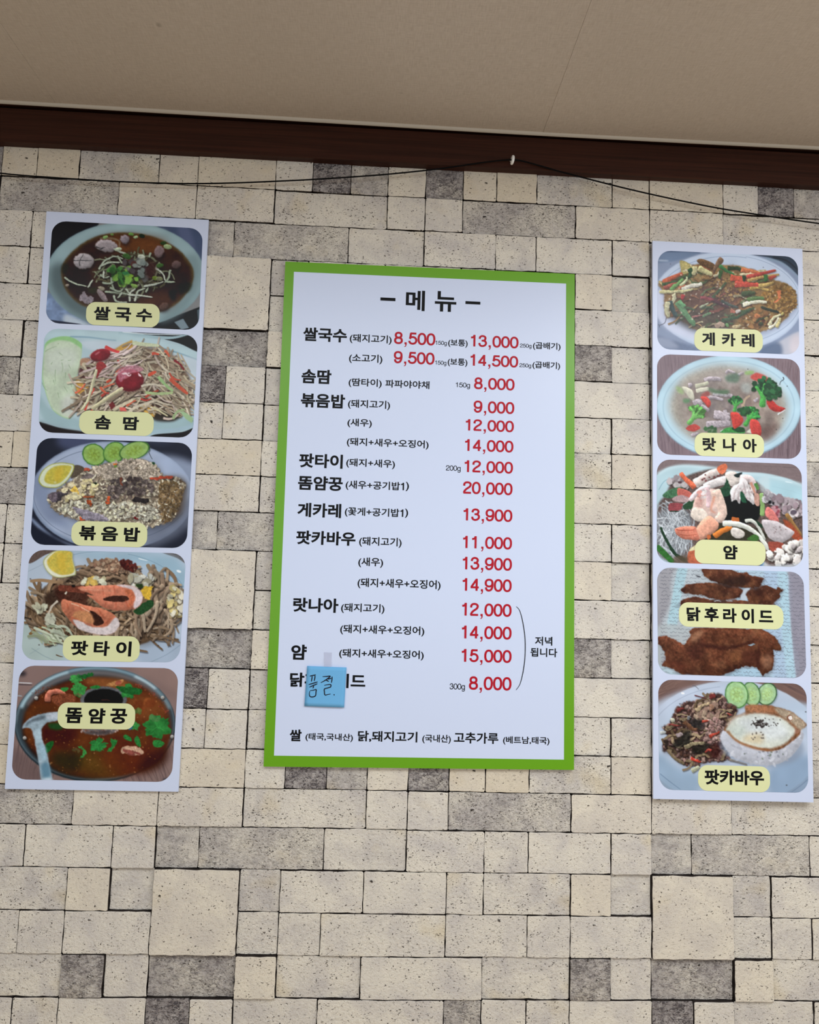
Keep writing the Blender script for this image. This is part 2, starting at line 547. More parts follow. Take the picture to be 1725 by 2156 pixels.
DIGIT_LOOP = {'9': (.235, .480, .190, .200), 'g': (.228, .262, .178, .232)}


def digit_shapes(ch, x, w):
    quads = []

    def stroke(pts, closed=False, sm=True):
        p = smooth_path(pts, 6, closed) if (sm and len(pts) > 2) else np.array(pts, float)
        n = len(p)
        for i in range(n if closed else n - 1):
            a, b = p[i], p[(i + 1) % n]
            d = (b - a) / (np.linalg.norm(b - a) + 1e-9)
            nn = np.array([-d[1], d[0]]) * w / 2
            e = d * w * (.10 if len(pts) > 2 else 0)
            quads.append([a - e - nn, b + e - nn, b + e + nn, a - e + nn])

    def squeeze(q):
        q = np.array(q, float)
        k = (w - .084) / 2
        q[:, 0] = .243 + (q[:, 0] - .243) * (1 - k / .235)
        q[:, 1] = .353 + (q[:, 1] - .353) * (1 - k / .36) if ch not in '1g' else q[:, 1]
        return q + np.array([x, 0])

    def loop(cx, cy, rx, ry):
        t = np.linspace(0, 2 * math.pi, 28, endpoint=False)
        e = .88
        q = np.c_[cx + rx * np.sign(np.cos(t)) * np.abs(np.cos(t)) ** e, cy + ry * np.sign(np.sin(t)) * np.abs(np.sin(t)) ** e]
        stroke(squeeze(q), True)
    kind, dat = DIGIT[ch]
    for d in dat:
        loop(*d) if kind == 'loop' else stroke(squeeze(d))
    if ch in DIGIT_LOOP:
        loop(*DIGIT_LOOP[ch])
    return quads


def number_text(s, w):
    key = ('number', s, w)
    if key in GLYPH:
        return GLYPH[key]
    OV, OF, x = [], [], 0.0
    for ch in s:
        if ch == ',':
            qs = [[np.array(p) + (x, 0) for p in q] for q in ([(.085, 0), (.205, 0), (.205, .115), (.085, .115)], [(.130, .01), (.205, .01), (.195, -.07), (.140, -.13)], [(.140, -.13), (.195, -.07), (.160, -.145), (.085, -.165)], [(.085, -.165), (.085, -.125), (.120, -.105), (.150, -.135)])]
            x += .287
        else:
            qs = digit_shapes(ch, x, w)
            x += .483
        verts, faces = [], []
        for q in qs:
            ar = sum(q[i][0] * q[(i + 1) % 4][1] - q[(i + 1) % 4][0] * q[i][1] for i in range(4))
            q = q if ar > 0 else q[::-1]
            faces.append(list(range(len(verts), len(verts) + 4)))
            verts += [Vector((float(p[0]), float(p[1]))) for p in q]
        vo, eo, fo, ov, oe, of = delaunay_2d_cdt(verts, [], faces, 0, 1e-6)
        n = len(OV)
        OV += [(p.x, p.y) for p in vo]
        OF += [tuple(i + n for i in f) for f, src in zip(fo, of) if len(src)]
    used = sorted({i for f in OF for i in f})
    mp = {i: k for k, i in enumerate(used)}
    GLYPH[key] = (np.array([OV[i] for i in used]), [tuple(mp[i] for i in f) for f in OF])
    return GLYPH[key]


def raw_text(s):
    c = bpy.data.curves.new('lettering_source', 'FONT')
    c.body = s
    c.resolution_u = 5
    o = bpy.data.objects.new('lettering_source', c)
    C.objects.link(o)
    bpy.context.view_layer.update()
    dg = bpy.context.evaluated_depsgraph_get()
    me = bpy.data.meshes.new_from_object(o.evaluated_get(dg))
    v = np.array([(q.co.x, q.co.y) for q in me.vertices])
    f = [tuple(p.vertices) for p in me.polygons]
    bpy.data.objects.remove(o)
    bpy.data.curves.remove(c)
    bpy.data.meshes.remove(me)
    return v, f


def bold_text(s, r):
    """letter outlines thickened by r em on every side and merged into one clean flat mesh"""
    key = (s, round(r, 4))
    if key in GLYPH:
        return GLYPH[key]
    V, F = raw_text(s)
    # split into connected shapes so each is merged on its own
    cnt = {}
    for f in F:
        for i in range(len(f)):
            e = (min(f[i], f[(i + 1) % len(f)]), max(f[i], f[(i + 1) % len(f)]))
            cnt[e] = cnt.get(e, 0) + 1
    par = list(range(len(V)))

    def find(a):
        while par[a] != a:
            par[a] = par[par[a]]
            a = par[a]
        return a
    for f in F:
        for i in f[1:]:
            par[find(i)] = find(f[0])
    # cluster by x gaps: one cluster per letter
    comps = {}
    for i in range(len(V)):
        comps.setdefault(find(i), []).append(i)
    comp = sorted(comps.values(), key=lambda L: V[L, 0].min())
    groups = []
    for L in comp:
        x0, x1 = V[L, 0].min() - r, V[L, 0].max() + r
        if groups and x0 < groups[-1][1]:
            groups[-1][0].extend(L)
            groups[-1][1] = max(groups[-1][1], x1)
        else:
            groups.append([list(L), x1])
    OV, OF = [], []
    for L, _ in groups:
        S = set(L)
        verts, faces = [], []
        for f in F:
            if f[0] in S:
                n = len(verts)
                p = [V[i] for i in f]
                ar = sum(p[i][0] * p[(i + 1) % len(p)][1] - p[(i + 1) % len(p)][0] * p[i][1] for i in range(len(p)))
                if abs(ar) < 1e-9:
                    continue
                verts += p if ar > 0 else p[::-1]
                faces.append(list(range(n, n + len(p))))
        if r > 0:
            for (a, b_), k in cnt.items():
                if k == 1 and a in S:
                    p, q = V[a], V[b_]
                    d = q - p
                    ln = np.hypot(*d)
                    if ln < 1e-6:
                        continue
                    d = d / ln
                    nn = np.array([-d[1], d[0]])
                    ext = r * (1.0 if ln > .05 else .45)
                    n = len(verts)
                    verts += [p - d * ext - nn * r, q + d * ext - nn * r, q + d * ext + nn * r, p - d * ext + nn * r]
                    faces.append([n, n + 1, n + 2, n + 3])
        vo, eo, fo, ov, oe, of = delaunay_2d_cdt([Vector((float(p[0]), float(p[1]))) for p in verts], [], faces, 0, 1e-6)
        n = len(OV)
        OV += [(p.x, p.y) for p in vo]
        OF += [tuple(i + n for i in f) for f, src in zip(fo, of) if len(src)]
    used = sorted({i for f in OF for i in f})
    mp = {i: k for k, i in enumerate(used)}
    GLYPH[key] = (np.array([OV[i] for i in used]), [tuple(mp[i] for i in f) for f in OF])
    return GLYPH[key]


def fit_text(s, tl, br, Y, r, ref=None):
    """lettering whose ink (or the ink of the characters in ref) fills the box between two photograph pixels"""
    if s[0].isdigit():
        V, F = number_text(s, r)
        R = number_text(ref, r)[0]
    else:
        V, F = bold_text(s, r)
        R = bold_text(ref, r)[0] if ref else V
    a, c = at(*tl, Y), at(*br, Y)
    x0, x1 = V[:, 0].min(), V[:, 0].max()
    y0, y1 = R[:, 1].min(), R[:, 1].max()
    X = a[0] + (V[:, 0] - x0) / (x1 - x0) * (c[0] - a[0])
    Z = c[2] + (V[:, 1] - y0) / (y1 - y0) * (a[2] - c[2])
    return np.c_[X, np.full(len(X), Y), Z], F


def crop(ox, oy, s):
    return lambda x, y: (ox + x / s, oy + y / s)


# ------------------------------------------------------------------ print and board materials
m_board, nt, b = new_mat('white_board', (213, 222, 244), .34, .5)
m_board_l, nt, b = new_mat('white_card', (211, 219, 240), .36, .5)
m_green, nt, b = new_mat('green_print', (103, 164, 4), .34, .5)
m_black, nt, b = new_mat('black_print', (8, 8, 9), .45, .16)
m_red, nt, b = new_mat('red_print', (184, 16, 36), .42, .18)
m_pill, nt, b = new_mat('pale_yellow_print', (226, 227, 172), .4, .25)
m_photo, nt, b = new_mat('photo_print', (200, 200, 200), .36, .22)
ca = N(nt, 'ShaderNodeVertexColor', layer_name='print')
nt.links.new(ca.outputs['Color'], b.inputs['Base Color'])

# ------------------------------------------------------------------ menu board
YB = -.0055
MENU = [(601, 550.5), (1210.5, 577), (1209, 1621), (555, 1614)]
MENU_IN = [(619, 572), (1192.5, 597), (1188, 1599.5), (577, 1591)]
root = thing('menu_board', 'large white menu board with a wide green border and red prices', 'menu board', at(880, 1090, 0))
v, f = slab(np.array([at(*p, YB) for p in MENU]), YB, -.0004)
mesh_obj('panel', v, f, m_board, root)
# the border: a flat printed frame a hair in front of the panel
o4 = [at(*p, YB - .0003) for p in MENU]
i4 = [at(*p, YB - .0003) for p in MENU_IN]
fv = [*o4, *i4]
ff = [(k, (k + 1) % 4, 4 + (k + 1) % 4, 4 + k) for k in range(4)]
fb = np.array(fv); fb[:, 1] = YB - .00002
fv2 = np.concatenate([np.array(fv), fb])
ff2 = ff + [(k, 8 + k, 8 + (k + 1) % 4, (k + 1) % 4) for k in range(4)] + [(4 + k, 4 + (k + 1) % 4, 12 + (k + 1) % 4, 12 + k) for k in range(4)]
bo = mesh_obj('border', fv2, ff2, m_green, root)
bo['label'] = 'bright green border'
YT = YB - .0004
A_, B_, C_, D_ = crop(590, 540, 5.390625), crop(900, 540, 5.390625), crop(590, 890, 5.390625), crop(900, 890, 5.390625)
E_, F_ = crop(545, 1240, 5.0735), crop(880, 1240, 5.0735)


def lettering(name, items, mat, parent, r=.026, Y=YT, label=None):
    mb = MB()
    for it in items:
        s, tl, br = it[:3]
        ref = it[3] if len(it) > 3 else None
        v, f = fit_text(s, tl, br, Y, it[4] if len(it) > 4 else r, ref)
        mb.add(v, f)
    o = mb.build(name, mat, parent)
    if label:
        o['label'] = label
    return o


def bar(px0, px1, Y):
    a, c = at(*px0, Y), at(*px1, Y)
    return [(a[0], Y, a[2]), (c[0], Y, a[2]), (c[0], Y, c[2]), (a[0], Y, c[2])]


tb = MB()
for s, tl, br in (('메', A_(1432, 380), A_(1640, 620)), ('뉴', B_(90, 390), B_(327, 632))):
    v, f = fit_text(s, tl, br, YT, .022)
    tb.add(v, f)
tb.build('title', m_black, root)
for p0, p1 in ((A_(1140, 464), A_(1309, 507)), (B_(434, 506), B_(602, 546))):
    db = MB()
    db.add(bar(p0, p1, YT), [(0, 1, 2, 3)])
    db.build('title_dash', m_black, root)

for s, tl, br in (
        ('쌀국수', A_(265, 800), A_(755, 978)), ('솜땀', A_(248, 1275), A_(578, 1449)), ('볶음밥', A_(240, 1548), A_(733, 1728)),
        ('팟타이', C_(220, 345), C_(708, 524)), ('똠얌꿍', C_(208, 598), C_(707, 777)), ('게카레', C_(200, 905), C_(690, 1083)),
        ('팟카바우', C_(187, 1220), C_(853, 1400)), ('랏나아', E_(372, 90), E_(848, 257)), ('얌', E_(350, 592), E_(508, 758)),
        ('닭후라이드', E_(337, 890), E_(1137, 1064)), ('쌀', E_(333, 1500), E_(455, 1627)), ('닭,돼지고기', E_(1062, 1513), E_(1693, 1640)),
        ('고추가루', F_(388, 1528), F_(860, 1657))):
    ref = s.replace(',', '')
    small = s in ('닭,돼지고기', '고추가루')
    lettering('dish_name', [(s, tl, br, ref)], m_black, root, .022 if small else .030)

for s, tl, br, ref in (
        ('(돼지고기)', A_(793, 876), A_(1265, 988), '돼지고기'), ('(소고기)', A_(785, 1100), A_(1160, 1209), '소고기'),
        ('(땀타이)', A_(780, 1378), A_(1152, 1482), '땀타이'), ('파파야야채', A_(1197, 1396), A_(1694, 1505), None),
        ('(돼지고기)', A_(773, 1620), A_(1247, 1731), '돼지고기'), ('(새우)', A_(767, 1836), A_(1040, 1934), '새우'),
        ('(돼지+새우+오징어)', C_(760, 166), C_(1685, 292), '돼지새우오징어'), ('(돼지+새우)', C_(753, 402), C_(1303, 513), '돼지새우'),
        ('(돼지고기)', C_(900, 1292), C_(1378, 1405), '돼지고기'), ('(새우)', C_(890, 1526), C_(1168, 1632), '새우'),
        ('(돼지+새우+오징어)', C_(882, 1760), C_(1821, 1890), '돼지새우오징어'), ('(돼지고기)', E_(882, 150), E_(1342, 254), '돼지고기'),
        ('(돼지+새우+오징어)', E_(873, 377), E_(1768, 494), '돼지새우오징어'), ('(돼지+새우+오징어)', E_(862, 636), E_(1762, 750), '돼지새우오징어'),
        ('(태국,국내산)', E_(502, 1537), E_(1005, 1624), '태국국내산'), ('(국내산)', F_(50, 1553), F_(352, 1642), '국내산'),
        ('(베트남,태국)', F_(912, 1572), F_(1407, 1660), '베트남태국'),
        ('(보통)', B_(238, 936), B_(458, 1023), '보통'), ('(곱배기)', B_(1200, 968), B_(1513, 1060), '곱배기'),
        ('(보통)', B_(233, 1152), B_(455, 1241), '보통'), ('(곱배기)', B_(1195, 1187), B_(1508, 1278), '곱배기')):
    lettering('note', [(s, tl, br, ref)], m_black, root, .018)
for a_, y0, y1, xs in (('(새우+공기밥', 652, 768, (747, 1360, 1374, 1406, 1428, 1461)), ('(꽃게+공기밥', 956, 1071, (737, 1352, 1366, 1398, 1419, 1452))):
    lettering('note', [(a_, C_(xs[0], y0), C_(xs[1], y1), a_.replace('(', '').replace('+', '')), ('1', C_(xs[2], y0 + 28), C_(xs[3], y1 - 2), '1', .115), (')', C_(xs[4], y0 + 18), C_(xs[5], y1 + 10), None)], m_black, root, .018)
for s, tl, br in (('150g', B_(95, 955), B_(221, 1006)), ('250g', B_(1053, 988), B_(1183, 1037)), ('150g', B_(90, 1180), B_(216, 1231)),
                  ('250g', B_(1047, 1211), B_(1179, 1261)), ('150g', B_(325, 1428), B_(485, 1489)), ('200g', D_(213, 482), D_(378, 548)),
                  ('300g', F_(342, 1008), F_(503, 1076))):
    lettering('weight_note', [(s, tl, br, s[:3])], m_black, root, .088)
lettering('note', [('저녁', F_(1253, 507), F_(1437, 606)), ('됩니다', F_(1205, 628), F_(1490, 730))], m_black, root, .020, label='note beside the bracket')

for s, tl, br in (('8,500', A_(1297, 853), B_(90, 1012)), ('9,500', A_(1293, 1073), B_(80, 1230)), ('13,000', B_(497, 888), B_(1035, 1045)),
                  ('14,500', B_(492, 1108), B_(1031, 1262)), ('8,000', B_(533, 1370), B_(990, 1523)), ('9,000', B_(528, 1635), B_(987, 1790)),
                  ('12,000', D_(438, -42), D_(982, 110)), ('14,000', D_(430, 185), D_(977, 340)), ('12,000', D_(425, 425), D_(972, 580)),
                  ('20,000', D_(408, 665), D_(967, 825)), ('13,900', D_(413, 970), D_(965, 1128)), ('11,000', D_(407, 1283), D_(961, 1441)),
                  ('13,900', D_(404, 1521), D_(960, 1682)), ('14,900', D_(402, 1763), D_(957, 1924)), ('12,000', F_(475, 147), F_(1001, 300)),
                  ('14,000', F_(472, 390), F_(1001, 543)), ('15,000', F_(470, 640), F_(1001, 792)), ('8,000', F_(548, 932), F_(1000, 1087))):
    lettering('price', [(s, tl, br, '0'), ], m_red, root, .112)


def ribbon(path, w, Y, mapper):
    """flat brush stroke through photograph points"""
    P_ = np.array([at(*mapper(*p), Y) for p in smooth_path(path, 8)])
    v, f = [], []
    n = len(P_)
    for i in range(n):
        t = P_[min(i + 1, n - 1)] - P_[max(i - 1, 0)]
        t = t / (np.linalg.norm(t) + 1e-9)
        nn = np.array([-t[2], 0, t[0]])
        ww = w * (.55 + .45 * min(1, 4 * min(i, n - 1 - i) / n))
        v += [P_[i] - nn * ww / 2, P_[i] + nn * ww / 2]
    f = [(2 * i, 2 * i + 2, 2 * i + 3, 2 * i + 1) for i in range(n - 1)]
    return v, f


mb = MB()
v, f = ribbon([(1052, 188), (1085, 225), (1112, 310), (1136, 440), (1147, 560), (1147, 680), (1138, 800), (1118, 920), (1090, 1020), (1050, 1080)], .0017, YT, F_)
mb.add(v, f)
mb.build('bracket', m_black, root)

# ------------------------------------------------------------------ sticky note and its strip of tape
m_note, nt, b = new_mat('blue_note_paper', (112, 178, 222), .75, .2)
m_ink, nt, b = new_mat('dark_ink', (16, 18, 34), .6, .3)
NQ = [E_(518, 822), E_(938, 838), E_(913, 1265), E_(488, 1250)]
nq = [at(*p, YT - .0012) for p in NQ]
note = thing('sticky_note', 'square blue sticky note handwritten in dark ink, taped low on the menu board', 'sticky note', nq[0] * .25 + nq[1] * .25 + nq[2] * .25 + nq[3] * .25)
gv, gf = [], []
G = 10
NY = YT - .0010


def note_y(u, w):
    return NY - .0006 - .0009 * max(0, w - .45) ** 2 * 4 * (.6 + .4 * u) - .0006 * math.sin(u * 3)


for j in range(G + 1):
    for i in range(G + 1):
        u, w = i / G, j / G
        p = (nq[0] * (1 - u) + nq[1] * u) * (1 - w) + (nq[3] * (1 - u) + nq[2] * u) * w
        gv.append((p[0], note_y(u, w), p[2]))
gf = [(j * (G + 1) + i, (j + 1) * (G + 1) + i, (j + 1) * (G + 1) + i + 1, j * (G + 1) + i + 1) for j in range(G) for i in range(G)]
sheet = mesh_obj('sheet', gv, gf, m_note, note, smooth=True)
md = sheet.modifiers.new('paper', 'SOLIDIFY')
md.thickness = .00025
md.offset = 1
mb = MB()
for path in ([(545, 931), (575, 925), (611, 916)], [(571, 932), (568, 960), (563, 990)], [(602, 924), (600, 950), (592, 984)], [(533, 1022), (580, 1008), (630, 992)],
             [(540, 1050), (585, 1030), (628, 1012)], [(583, 1032), (585, 1045), (578, 1062)],
             [(549, 1085), (580, 1082), (613, 1075), (612, 1100), (606, 1140), (575, 1153), (548, 1147), (541, 1120), (547, 1090)],
             [(682, 936), (725, 934), (764, 932), (735, 958), (700, 982), (663, 1001)], [(714, 968), (730, 978), (750, 988)],
             [(738, 965), (758, 958), (776, 954)], [(784, 934), (783, 965), (776, 1003)],
             [(700, 1030), (735, 1022), (769, 1022), (768, 1045), (740, 1056), (703, 1068), (702, 1100), (708, 1131), (735, 1128), (768, 1121)],
             [(803, 1124), (806, 1130), (811, 1134)]):
    P_ = smooth_path(path, 5)
    v, f = ribbon(path, .0021, YT - .002, E_)
    v = np.array(v)
    for q in v:
        u = (q[0] - nq[0][0]) / (nq[1][0] - nq[0][0])
        w = (q[2] - nq[0][2]) / (nq[3][2] - nq[0][2])
        q[1] = note_y(u, w) - .0005
    mb.add(v, f)
mb.build('handwriting', m_ink, note)
m_tape, nt, b = new_mat('clear_tape', (196, 192, 206), .25, .5)
b.inputs['Alpha'].default_value = .15
tq = [at(*p, YT) for p in (E_(695, 676), E_(781, 679), E_(781, 877), E_(695, 874))]
tv = []
for k in range(5):
    w = k / 4
    L_, R_ = tq[0] * (1 - w) + tq[3] * w, tq[1] * (1 - w) + tq[2] * w
    y = YT - .0003 if k < 2 else NY - .0014
    tv += [(L_[0], y, L_[2]), (R_[0], y, R_[2])]
tape = mesh_obj('adhesive_tape', tv, [(2 * k, 2 * k + 1, 2 * k + 3, 2 * k + 2)[::-1] for k in range(4)], m_tape)
md = tape.modifiers.new('film', 'SOLIDIFY')
md.thickness = .00012
tag(tape, 'short strip of clear tape holding the top of the blue sticky note', 'tape')

# ------------------------------------------------------------------ cable and hook on the trim
m_cable, nt, b = new_mat('black_cable', (9, 8, 8), .7, .1)
cpx = [(-260, 318, -.012), (-120, 345, -.012), (0, 364.6, -.012), (121.7, 374.5, -.013), (250, 382.3, -.013), (348, 385.8, -.013), (417, 386.6, -.013), (504, 384.8, -.013), (600, 380.8, -.013), (664, 377.6, -.013),
       (741, 372.6, -.013), (817, 366.8, -.0135), (901, 358.3, -.015), (953, 351.6, -.018), (1012, 342.8, -.020), (1056, 337.8, -.0215), (1079.3, 336.6, -.022), (1100, 339.0, -.0215), (1130, 347.0, -.020), (1160, 355.6, -.0185), (1181, 361.7, -.017),
       (1292, 390.3, -.015), (1368.5, 408.4, -.014), (1452, 426.3, -.0135), (1521.5, 439.8, -.013), (1612, 454.2, -.013), (1725, 470.6, -.013), (1850, 487, -.012), (2000, 500, -.012)]
cp = smooth_path([at(*q) for q in cpx], 5)
mb = MB()
mb.tube(cp, .00150, 8)
cable = mb.build('cable', m_cable, None, True)
tag(cable, 'thin black cable sagging along the wall from the white hook', 'cable')

m_hook, nt, b = new_mat('white_plastic', (246, 243, 236), .4, .5)
hc = at(1078, 341, -.0152)
hook = thing('cup_hook', 'small white hook screwed into the brown trim, carrying the black cable', 'hook', hc)
mb = MB()
mb.tube([hc + np.array([0, .0006, .0025]), hc + np.array([0, -.0012, .0025])], .0042, 16)
mb.build('base', m_hook, hook, False)
hp = [(0, 0, .0025), (0, -.004, .0035), (0.0002, -.0075, .0048), (.0004, -.0115, .0042), (.0004, -.0138, .0008), (0, -.0135, -.0042), (-.0008, -.0108, -.0072), (-.0014, -.0072, -.0078), (-.0018, -.0052, -.0060)]
hpp = smooth_path([hc + np.array(q) for q in hp], 6)
mb = MB()
mb.tube(hpp, [.0030] * 6 + [.0031] * (len(hpp) - 12) + list(np.linspace(.003, .0022, 6)), 12)
mb.build('shank', m_hook, hook, True)

# ------------------------------------------------------------------ dish photographs: prints computed here, shape by shape, and carried as a colour attribute
def homog(src, dst):
    A = []
    for (x, y), (u, v) in zip(src, dst):
        A.append([x, y, 1, 0, 0, 0, -u * x, -u * y, -u])
        A.append([0, 0, 0, x, y, 1, -v * x, -v * y, -v])
    return np.linalg.svd(np.array(A))[2][-1].reshape(3, 3)


def box_blur(a, r):
    r = int(round(r))
    if r < 1:
        return a
    for ax in (0, 1):
        p = np.pad(a, [(r + 1, r) if i == ax else (0, 0) for i in range(a.ndim)], mode='edge')
        c = np.cumsum(p, axis=ax)
        n = a.shape[ax]
        a = (np.take(c, range(2 * r + 1, 2 * r + 1 + n), axis=ax) - np.take(c, range(n), axis=ax)) / (2 * r + 1)
    return a


class Print:
    W, H = 600, 430

    def __init__(s, corners, seed, base=(128, 128, 128)):
        """corners: TL, TR, BR, BL of the print, in the units the shapes below are drawn in"""
        s.h = homog(corners, [(0, 0), (s.W, 0), (s.W, s.H), (0, s.H)])
        s.k = s.W / (np.linalg.norm(np.array(corners[1], float) - corners[0]))
        s.g = np.random.default_rng(seed)
        s.a = np.empty((s.H, s.W, 3))
        s.a[:] = base
        s.clip = None
        s.food = np.zeros((s.H, s.W))

    def m(s, p):
        p = np.asarray(p, float)
        q = np.c_[p, np.ones(len(p))] @ s.h.T
        return q[:, :2] / q[:, 2:]

    def vnoise(s, h, w, cell):
        cell = max(cell, 1.0)
        gh, gw = int(h / cell) + 3, int(w / cell) + 3
        g = s.g.random((gh, gw))
        y, x = np.arange(h) / cell, np.arange(w) / cell
        yi, xi = y.astype(int), x.astype(int)
        fy, fx = (y - yi)[:, None], (x - xi)[None]
        fy, fx = fy * fy * (3 - 2 * fy), fx * fx * (3 - 2 * fx)
        return (g[yi][:, xi] * (1 - fx) + g[yi][:, xi + 1] * fx) * (1 - fy) + (g[yi + 1][:, xi] * (1 - fx) + g[yi + 1][:, xi + 1] * fx) * fy

    def paint(s, mask, x0, y0, col, al=1.0, nz=0, cell=14, sh=0, col2=None):
        h, w = mask.shape
        c = np.empty((h, w, 3))
        c[:] = col
        if col2 is not None:
            t = np.clip(1.6 * (.6 * s.vnoise(h, w, cell * s.k) + .4 * s.vnoise(h, w, cell * s.k * .4)) - .3, 0, 1)[..., None]
            c = c * (1 - t) + np.array(col2) * t
        if nz:
            n = .6 * s.vnoise(h, w, cell * s.k * .8) + .4 * s.vnoise(h, w, max(1.2, cell * s.k * .3)) - .5
            c = c * (1 + nz * 2 * n)[..., None]
        if sh:
            bl = box_blur(box_blur(mask, max(2, min(h, w) * .1)), max(2, min(h, w) * .1))
            gy, gx = np.gradient(bl)
            e = (gy * .9 + gx * .35)
            e = e / (np.abs(e).max() + 1e-6)
            c = c * (1 + sh * e)[..., None]
        mm = (mask * al)[..., None]
        if s.clip is not None:
            mm = mm * s.clip[y0:y0 + h, x0:x0 + w, None]
        s.a[y0:y0 + h, x0:x0 + w] = s.a[y0:y0 + h, x0:x0 + w] * (1 - mm) + c * mm

    def poly_px(s, q, soft):
        pad = int(soft * 2 + 2)
        x0, y0 = max(0, int(q[:, 0].min()) - pad), max(0, int(q[:, 1].min()) - pad)
        x1, y1 = min(s.W, int(q[:, 0].max()) + pad + 1), min(s.H, int(q[:, 1].max()) + pad + 1)
        if x1 <= x0 or y1 <= y0:
            return None
        h, w = y1 - y0, x1 - x0
        out = np.zeros((h, w))
        xs = np.arange(x0, x1)
        n = len(q)
        SS = 3
        for sub in range(SS):
            Y = np.arange(y0, y1) + (sub + .5) / SS
            d = np.zeros((h, w + 2))
            cov = np.zeros((h, w))
            # signed-area style coverage per scanline through even-odd crossings
            a, b_ = q, np.roll(q, -1, 0)
            for (ax, ay), (bx, by) in zip(a, b_):
                if ay == by:
                    continue
                lo, hi = min(ay, by), max(ay, by)
                i0, i1 = np.searchsorted(Y, lo, 'left'), np.searchsorted(Y, hi, 'left')
                if i1 <= i0:
                    continue
                X = ax + (Y[i0:i1] - ay) * (bx - ax) / (by - ay)
                # fraction of each pixel lying right of the crossing, nonzero winding
                f = np.clip(xs[None] + 1 - X[:, None], 0, 1)
                cov[i0:i1] += f if by > ay else -f
            out += np.minimum(np.abs(cov), 1)
        out /= SS
        if soft > .4:
            out = box_blur(box_blur(out, soft), soft * .7)
        return out, x0, y0

    def poly(s, pts, col, smooth=True, soft=.6, jag=0, **kw):
        p = np.asarray(pts, float)
        if smooth:
            p = smooth_path(p, 6, True)
        if jag:
            if not smooth:
                p = np.concatenate([np.linspace(p[i], p[(i + 1) % len(p)], 8, endpoint=False) for i in range(len(p))])
            p = p + s.g.normal(0, jag, p.shape)
        r = s.poly_px(s.m(p), soft)
        if r:
            s.paint(*r, col, **kw)

    def ell(s, cx, cy, rx, ry, col, ang=0, jag=0, soft=.6, a0=0, a1=360, **kw):
        n = 48
        t = np.radians(np.linspace(a0, a1, n, endpoint=(a1 - a0 < 360)))
        ca_, sa = math.cos(math.radians(ang)), math.sin(math.radians(ang))
        x, y = rx * np.cos(t), ry * np.sin(t)
        p = np.c_[cx + x * ca_ - y * sa, cy + x * sa + y * ca_]
        if jag:
            p = p + s.g.normal(0, jag, p.shape)
        r = s.poly_px(s.m(p), soft)
        if r:
            s.paint(*r, col, **kw)

    def line(s, pts, w, col, w1=None, soft=.5, **kw):
        p = smooth_path(pts, 6) if len(pts) > 2 else np.linspace(pts[0], pts[1], 6)
        w1 = w if w1 is None else w1
        t = np.gradient(p, axis=0)
        t = t / (np.linalg.norm(t, axis=1, keepdims=True) + 1e-9)
        nn = np.c_[-t[:, 1], t[:, 0]]
        ww = np.linspace(w, w1, len(p))[:, None] / 2
        ww[0] *= .6
        ww[-1] *= .6
        r = s.poly_px(s.m(np.concatenate([p + nn * ww, (p - nn * ww)[::-1]])), soft)
        if r:
            s.paint(*r, col, **kw)

    def ring(s, cx, cy, rx, ry, w, col, a0=0, a1=360, **kw):
        t = np.radians(np.linspace(a0, a1, 60))
        s.line(np.c_[cx + rx * np.cos(t), cy + ry * np.sin(t)], w, col, **kw)

    def inside(s, pts, n):
        p = smooth_path(np.asarray(pts, float), 4, True)
        lo, hi = p.min(0), p.max(0)
        out = []
        while len(out) < n:
            q = lo + s.g.random(2) * (hi - lo)
            x, y = q
            c = False
            for i in range(len(p)):
                (xa, ya), (xb, yb) = p[i], p[(i + 1) % len(p)]
                if (ya > y) != (yb > y) and x < (xb - xa) * (y - ya) / (yb - ya) + xa:
                    c = not c
            if c:
                out.append(q)
        return out

    def bits(s, region, n, size, cols, asp=(1, 1.6), jag=.12, dark=0, **kw):
        """small irregular morsels scattered inside a region"""
        for q in s.inside(region, n):
            r = s.g.uniform(*size)
            a = s.g.uniform(0, 180)
            e = s.g.uniform(*asp)
            c = np.array(cols[s.g.integers(len(cols))], float) * s.g.uniform(.86, 1.12)
            if dark:
                s.ell(q[0] + r * .2, q[1] + r * .45, r * e * 1.05, r * 1.05, (30, 22, 20), a, soft=1.2, al=dark)
            s.ell(q[0], q[1], r * e, r, c, a, jag=r * jag, **kw)

    def strands(s, region, n, length, width, cols, ang=(0, 180), bend=.3, dark=0, **kw):
        for q in s.inside(region, n):
            L = s.g.uniform(*length)
            a = math.radians(s.g.uniform(*ang))
            d = np.array([math.cos(a), math.sin(a)])
            nn = np.array([-d[1], d[0]])
            bd = s.g.uniform(-bend, bend) * L
            pts = [q - d * L / 2, q - d * L / 6 + nn * bd, q + d * L / 6 + nn * bd, q + d * L / 2]
            w = s.g.uniform(*width)
            c = np.array(cols[s.g.integers(len(cols))], float) * s.g.uniform(.85, 1.1)
            if dark:
                s.line([p + np.array([w * .25, w * .5]) for p in pts], w, (38, 28, 22), w * .6, soft=1.0, al=dark)
            s.line(pts, w, c, w * .6, **kw)

    def region(s, pts, smooth=True, soft=.8):
        """full-size mask of an outline"""
        p = smooth_path(np.asarray(pts, float), 6, True) if smooth else np.asarray(pts, float)
        out = np.zeros((s.H, s.W))
        r = s.poly_px(s.m(p), soft)
        if r:
            mk, x0, y0 = r
            out[y0:y0 + mk.shape[0], x0:x0 + mk.shape[1]] = mk
        return out

    def crumble(s, pts, k=1.0):
        """mark an outline as food: its edges are roughened and its colours broken up at the end"""
        s.food = np.maximum(s.food, s.region(pts) * k)

